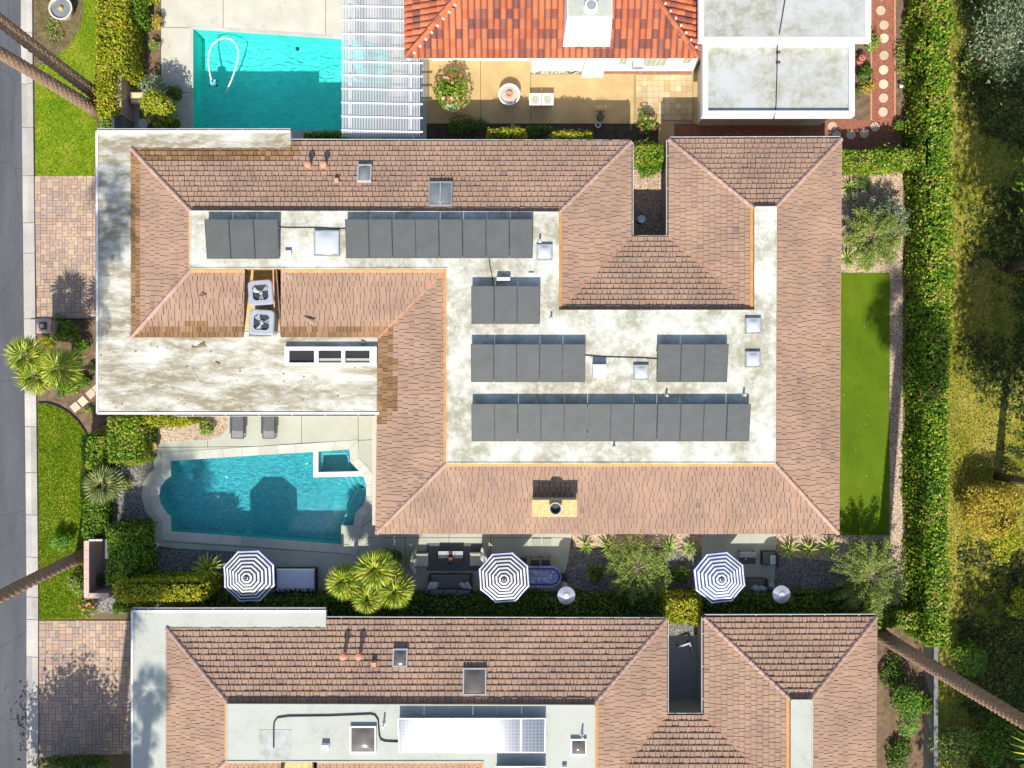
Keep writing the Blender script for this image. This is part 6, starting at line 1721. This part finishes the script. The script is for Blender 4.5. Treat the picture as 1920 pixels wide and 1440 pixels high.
# strap-leaved plants: every leaf an object
def strap_mesh(l, w, droop, up):
    m = MB(); n = 5; pv = None
    for i in range(n + 1):
        t = i / n; x = l * t; z = up * l * t - droop * l * t * t; ww = w * (0.75 + 0.6 * t) * (1 - t ** 2.2) + 0.002
        cur = ((x, -ww, z + ww * 0.35), (x, 0, z), (x, ww, z + ww * 0.35))
        if pv:
            m.poly([pv[0], cur[0], cur[1], pv[1]]); m.poly([pv[1], cur[1], cur[2], pv[2]])
        pv = cur
    return m
def rosette(name, label, cat, px, py, l, w, n, mat, h=0.0, up=0.6, droop=0.35, group=None, trunk=0.0, z=0.03):
    SEED[0] += 1; rg = random.Random(SEED[0]); c = W(px, py, z + trunk)
    r = thing(name, label, cat, (c.x, c.y, z), 0, group)
    me = strap_mesh(l, w, droop, up).mesh('leaf', M[mat])
    MB().lathe([(w * 1.6, 0), (w * 1.4, trunk + 0.06), (w * 0.5, trunk + 0.12)], seg=8).build('stem', M['bark'], r, False)
    for k in range(n):
        f = (k + 0.5) / n; o = link('leaf', me, r, False)
        o.location = (0, 0, trunk + 0.05 + 0.05 * (1 - f)); o.rotation_euler = (rg.uniform(-0.15, 0.15), -R(60) * (1 - f) ** 1.3 + R(12) * f, k * 2.39996 + rg.uniform(-0.2, 0.2))
        s = rg.uniform(0.8, 1.1) * (0.7 + 0.3 * f); o.scale = (s, s, s)
    return r
ag = [(1098, 1024, 'agave nearest the dining heater in gravel strip', .42), (1139, 1026, 'second agave along gravel strip from dining table', .48), (1253, 1026, 'agave right of central desert tree in gravel strip', .48), (1292, 1028, 'agave next to the eastern seating pad edge', .48),
      (1478, 1030, 'agave just right of eastern seating pad', .52), (1515, 1030, 'second agave right of eastern seating pad', .50), (1553, 1025, 'third smaller agave right of eastern seating pad', .40), (1606, 1028, 'fourth agave, below the turf corner', .48), (1645, 1024, 'last agave of row in palm shadow', .40),
      (1586, 487, 'large agave beside turf and east roof edge', .52), (1624, 496, 'small agave under feathery desert tree', .40)]
for x, y, lab, l in ag: rosette('agave', lab, 'agave', x, y, l * 1.35, 0.055, 26, 'leaf_agave', group='agaves in gravel')
rosette('yucca', 'large strap-leaved yucca beside striped daybed umbrella', 'yucca', 392, 1064, 0.95, 0.05, 44, 'leaf_palm', up=0.5, droop=0.4, trunk=1.35)
rosette('ornamental_grass', 'tan tufted grass in pot on tan patio edge', 'grass', 1126, 214, 0.55, 0.014, 60, 'leaf_dry', up=0.9, droop=0.5, trunk=0.35)
rosette('agave', 'dark agave at roof edge in gravel garden', 'agave', 1590, 352, 0.55, 0.04, 26, 'leaf_agave', group='agaves in gravel')
rosette('small_palm', 'small spiky palm seedling right of grey fan palm', 'palm', 243, 906, 0.4, 0.02, 26, 'leaf_palm_grey', up=0.5, droop=0.5)
rosette('strap_plant', 'dark strap plant left of central desert tree', 'shrub', 1112, 1072, 0.6, 0.03, 30, 'leaf_agave')
rosette('ornamental_grass', 'pale tufted grass outside pink wall', 'grass', 142, 1088, 0.5, 0.016, 60, 'leaf_palm_grey', up=0.9, droop=0.6)

# fan palms: every frond an object
def fan_frond(pet, L, segs, w, mat, droop=0.35, split=0.35):
    m = MB(); m.beam((0, 0, 0), (pet, 0, -0.02), 0.022, 0.015)
    for k in range(segs):
        f = -1 + 2 * k / (segs - 1); a = f * R(118); l = L * (0.62 + 0.38 * math.cos(a * 0.62)); d = (math.cos(a), math.sin(a)); n = (-d[1], d[0])
        b = (pet - 0.03, 0, -0.02); mx_, my_ = pet + d[0] * l * 0.62, d[1] * l * 0.62; fold = 0.025 * (1 if k % 2 else -1)
        q1 = (mx_ + n[0] * w, my_ + n[1] * w, -0.02 + fold - droop * l * 0.20); q2 = (mx_ - n[0] * w, my_ - n[1] * w, -0.02 - fold - droop * l * 0.20)
        m.poly([b, q2, (pet + d[0] * l, d[1] * l, -0.03 - droop * l * 0.72), q1])
    return m.mesh('frond', M[mat])
FR_A = fan_frond(0.42, 0.66, 22, 0.024, 'leaf_palm', 0.45); FR_B = fan_frond(0.30, 0.55, 24, 0.024, 'leaf_palm', 0.5); FR_D = fan_frond(0.30, 0.5, 16, 0.034, 'leaf_dry', 0.9)
FR_G = fan_frond(0.42, 0.72, 26, 0.022, 'leaf_palm_grey', 0.2); FR_T = fan_frond(0.95, 1.0, 18, 0.045, 'leaf_palm', 0.8)

def palm(label, foot, top, h, n, fr, tr=0.11, group=None, scale=1.0, dead=5, name='fan_palm', hairy=True, lo=-50, hi=80, tall=False, skirt=0):
    """foot: world xy of the trunk base; top: xy offset of the crown; h: crown height"""
    SEED[0] += 1; rg = random.Random(SEED[0]); r = thing(name, label, 'palm', (foot[0], foot[1], 0.0), 0, group)
    T = Vector((top[0], top[1], h)); pts = []; rad = []
    N = 14 if tall else 6
    for i in range(N + 1):
        t = i / N; s = t ** 1.3; pts.append((top[0] * s, top[1] * s, h * t)); rad.append(tr * (1.25 - 0.45 * t) * (1.35 if i == 0 else 1) * rg.uniform(0.97, 1.03))
    tk = MB().tube(pts, rad, 14 if tall else 9).build('trunk', M['palm_bark'], r, False, True)
    if tall:      # old leaf bases stand off the trunk
        sc_ = MB().hexa([(0, -0.05, 0), (0.025, -0.045, 0.0), (0.025, 0.045, 0.0), (0, 0.05, 0), (0, -0.03, 0.09), (0.035, -0.025, 0.08), (0.035, 0.025, 0.08), (0, 0.03, 0.09)])
        bs = MB()
        for i in range(int(h * 40)):
            t = (i + 0.5) / int(h * 40); s = t ** 1.3; a = i * 2.39996; rr = tr * (1.25 - 0.45 * t) - 0.012
            mx = Matrix.Translation((top[0] * s, top[1] * s, h * t)) @ Matrix.Rotation(a, 4, 'Z') @ Matrix.Translation((rr, 0, 0)); b = len(bs.v)
            bs.v += [tuple(mx @ Vector(v)) for v in sc_.v]; bs.f += [tuple(b + q for q in f) for f in sc_.f]; bs.m += [0] * len(sc_.f)
        bs.build('bark_scales', M['palm_bark'], r, False)['kind'] = 'stuff'
    for k in range(n):
        f = (k + 0.5) / n; el = R(hi + (lo - hi) * f ** 0.9) + rg.uniform(-0.12, 0.12); o = link('frond', fr if k < n - dead else (FR_D if not tall else fr), r, False)
        o.location = T + Vector((0, 0, 0.12 * (1 - f))); o.rotation_euler = (rg.uniform(-0.3, 0.3), -el, k * 2.39996 + rg.uniform(-0.2, 0.2)); s = scale * rg.uniform(0.85, 1.1); o.scale = (s, s, s)
    for k in range(skirt):      # hanging older fronds down the upper trunk
        o = link('frond', fr, r, False); dz = 0.6 + 4.2 * k / skirt
        o.location = T + Vector((0, 0, -dz)); o.rotation_euler = (rg.uniform(-0.4, 0.4), R(rg.uniform(35, 70)), k * 2.39996); s = scale * rg.uniform(0.6, 0.9); o.scale = (s, s, s)
    return r
t = NT('palm_bark')
c_ = t.ramp(t.noise(3.0, (1, 1, 5), 6, 0.7), [(0.3, lin(0.19, 0.125, 0.08)), (0.55, lin(0.36, 0.235, 0.155)), (0.75, lin(0.50, 0.34, 0.24))])
t.bump(t.noise(4.0, (1, 1, 6), 6, 0.7), 0.9, 0.05); t.fin(c_, 0.95, 0.1)

for px, py, h, s, lab in ((54, 668, 3.3, 0.95, 'fan palm head overhanging street kerb, top left of front cluster'), (74, 706, 2.9, 0.95, 'fan palm head at lower left of front cluster'), (118, 688, 3.7, 1.0, 'fan palm head nearest the white flat roof in front cluster')):
    p = W(px, py, h); q = Vector((p.x * 0.985 + 0.2, p.y, 0)); palm(lab, (q.x, q.y), (p.x - q.x, 0), h, 26, FR_A, 0.13, 'front garden fan palms', s * 1.03, 7)
for px, py, h, s, lab in ((704, 1066, 3.2, 0.92, 'largest fan palm head of patio cluster, nearest the pool'), (646, 1088, 2.7, 0.80, 'fan palm head at left of patio cluster'), (690, 1120, 2.6, 0.74, 'lowest fan palm head of patio cluster'), (742, 1106, 2.8, 0.84, 'fan palm head at right of patio cluster'), (728, 1080, 2.6, 0.8, 'fan palm head tucked between the others in patio cluster')):
    p = W(px, py, h); q = Vector((p.x, p.y + 0.1, 0)); palm(lab, (q.x, q.y), (p.x - q.x, p.y - q.y), h, 40, FR_B, 0.10, 'patio fan palms', s * 1.32, 6)
p = W(196, 909, 1.5); palm('grey-green fan palm behind the lawn hedge', (p.x, p.y), (0, 0), 1.5, 26, FR_G, 0.12, None, 0.92, 2, 'fan_palm', True, -25, 75)

# tall street palms whose crowns are above the picture
def tall(label, px, py, h, top, tr=0.25, sc_=1.0, n=34, skirt=0):
    p = W(px, py); palm(label, (p.x, p.y), top, h, n, FR_T, tr, 'tall street palms', sc_, 0, 'tall_palm', True, -65, 75, True, skirt)
tall('tall palm trunk crossing upper lawn, the lower of two', 184, 210, 15, (0.1, -0.5), 0.24)
tall('tall palm trunk in shade at top left corner', 187, 182, 15.5, (0.25, 0.4), 0.25)
tall('tall palm trunk crossing the street at lower left', 155, 1042, 21.5, (0.6, -1.0), 0.23, 1.2, 24, 16)
tall('tall palm trunk leaning across golf wall at lower right', 1642, 1184, 16.5, (0.0, 0.5), 0.27)
tall('tall palm off lower picture edge shading the driveway', 198, 1650, 18, (0.2, -0.2), 0.24)
tall('tall palm beside it shading the lower driveway', 210, 1640, 20, (1.3, 0.3), 0.24)
p = W(283, 1300, 3.1)
tall('tall palm below picture whose crown shades lower roof', 960 + (p.x - 1.25) * 38, 720 - (p.y - 13.9) * 38, 18, (0, 0), 0.22, 0.62, 26)
tall('tall palm farther below shading lower roof end', 960 + (p.x - 1.75) * 38, 720 - (p.y - 15.4) * 38, 17, (0, 0), 0.22, 0.55, 22)

# trees of the golf course and the street
tree('round shade tree below the lower driveway', 130, 1515, 5.5, (2.4, 2.3, 1.5, 4.2), 'leaf_green', 17000, 0.25, limbs=10, trunk_r=0.16, clump=0.5)
GT = dict(group='golf course trees', trunk_r=0.22, clump=0.34)
tree('eucalyptus with pale crown at top right corner', 1812, 128, 8, (2.2, 2.0, 1.6, 5.0), 'leaf_grey', 5000, 0.17, 'eucalyptus_tree', 0.2, 10, 0.35, clump=0.45)
tree('golf course tree with trunk shadow on rough grass', 1870, 893, 13, (3.2, 3.2, 2.5, 9.5), 'leaf_olive', 17822, 0.27, limbs=12, **GT)
tree('golf course tree right of trunk shadow, above picture', 2000, 860, 13, (4.2, 4.2, 2.8, 9.5), 'leaf_green', 21937, 0.27, limbs=14, **GT)
tree('golf course tree shading rough beside upper hedge', 1945, 590, 13, (4.8, 4.2, 2.8, 9.0), 'leaf_green', 24678, 0.27, limbs=14, **GT)
tree('golf course tree shading the top right rough', 1905, 390, 12, (3.8, 3.4, 2.4, 8.5), 'leaf_green', 19195, 0.27, limbs=12, **GT)
tree('slender golf course tree near upper hedge', 1890, 505, 10, (2.4, 2.8, 2.0, 7.5), 'leaf_olive', 12338, 0.27, limbs=9, **GT)
tree('golf course tree shading lower right rough', 1912, 1510, 13, (4.0, 4.2, 2.6, 9.0), 'leaf_green', 23307, 0.27, limbs=14, **GT)
tree('golf course tree below picture at right', 1850, 1640, 13, (3.8, 4.2, 2.6, 9.0), 'leaf_green', 23307, 0.27, limbs=14, **GT)
tree('golf course tree below right corner of picture', 1985, 1660, 13, (4.2, 4.4, 2.6, 9.0), 'leaf_green', 24678, 0.27, limbs=14, **GT)
tree('golf course tree beyond right picture edge', 2030, 1420, 13, (3.6, 3.6, 2.6, 9.0), 'leaf_green', 16452, 0.27, limbs=14, **GT)

# dark leaf cover added to deepen the shade under the golf course trees
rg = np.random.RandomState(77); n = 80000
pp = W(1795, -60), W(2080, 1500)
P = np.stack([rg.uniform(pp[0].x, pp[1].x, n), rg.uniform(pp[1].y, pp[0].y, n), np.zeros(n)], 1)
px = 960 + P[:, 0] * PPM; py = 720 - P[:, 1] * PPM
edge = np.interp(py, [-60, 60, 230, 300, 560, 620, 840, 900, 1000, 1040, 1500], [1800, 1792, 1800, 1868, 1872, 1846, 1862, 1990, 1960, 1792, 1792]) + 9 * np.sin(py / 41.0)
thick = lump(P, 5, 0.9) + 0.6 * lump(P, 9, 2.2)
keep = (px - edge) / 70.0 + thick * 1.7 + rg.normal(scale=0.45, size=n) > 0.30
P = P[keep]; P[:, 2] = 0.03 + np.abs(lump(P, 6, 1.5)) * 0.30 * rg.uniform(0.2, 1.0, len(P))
o = link('shade_cover', leaf_mesh(P, np.tile(np.array([0, 0, 1.0]), (len(P), 1)), 0.16, 0.6, M['leaf_shade'], rg, 0.55))
tag(o, 'dark leaf cover added to deepen the golf course tree shade', 'groundcover', kind='stuff')
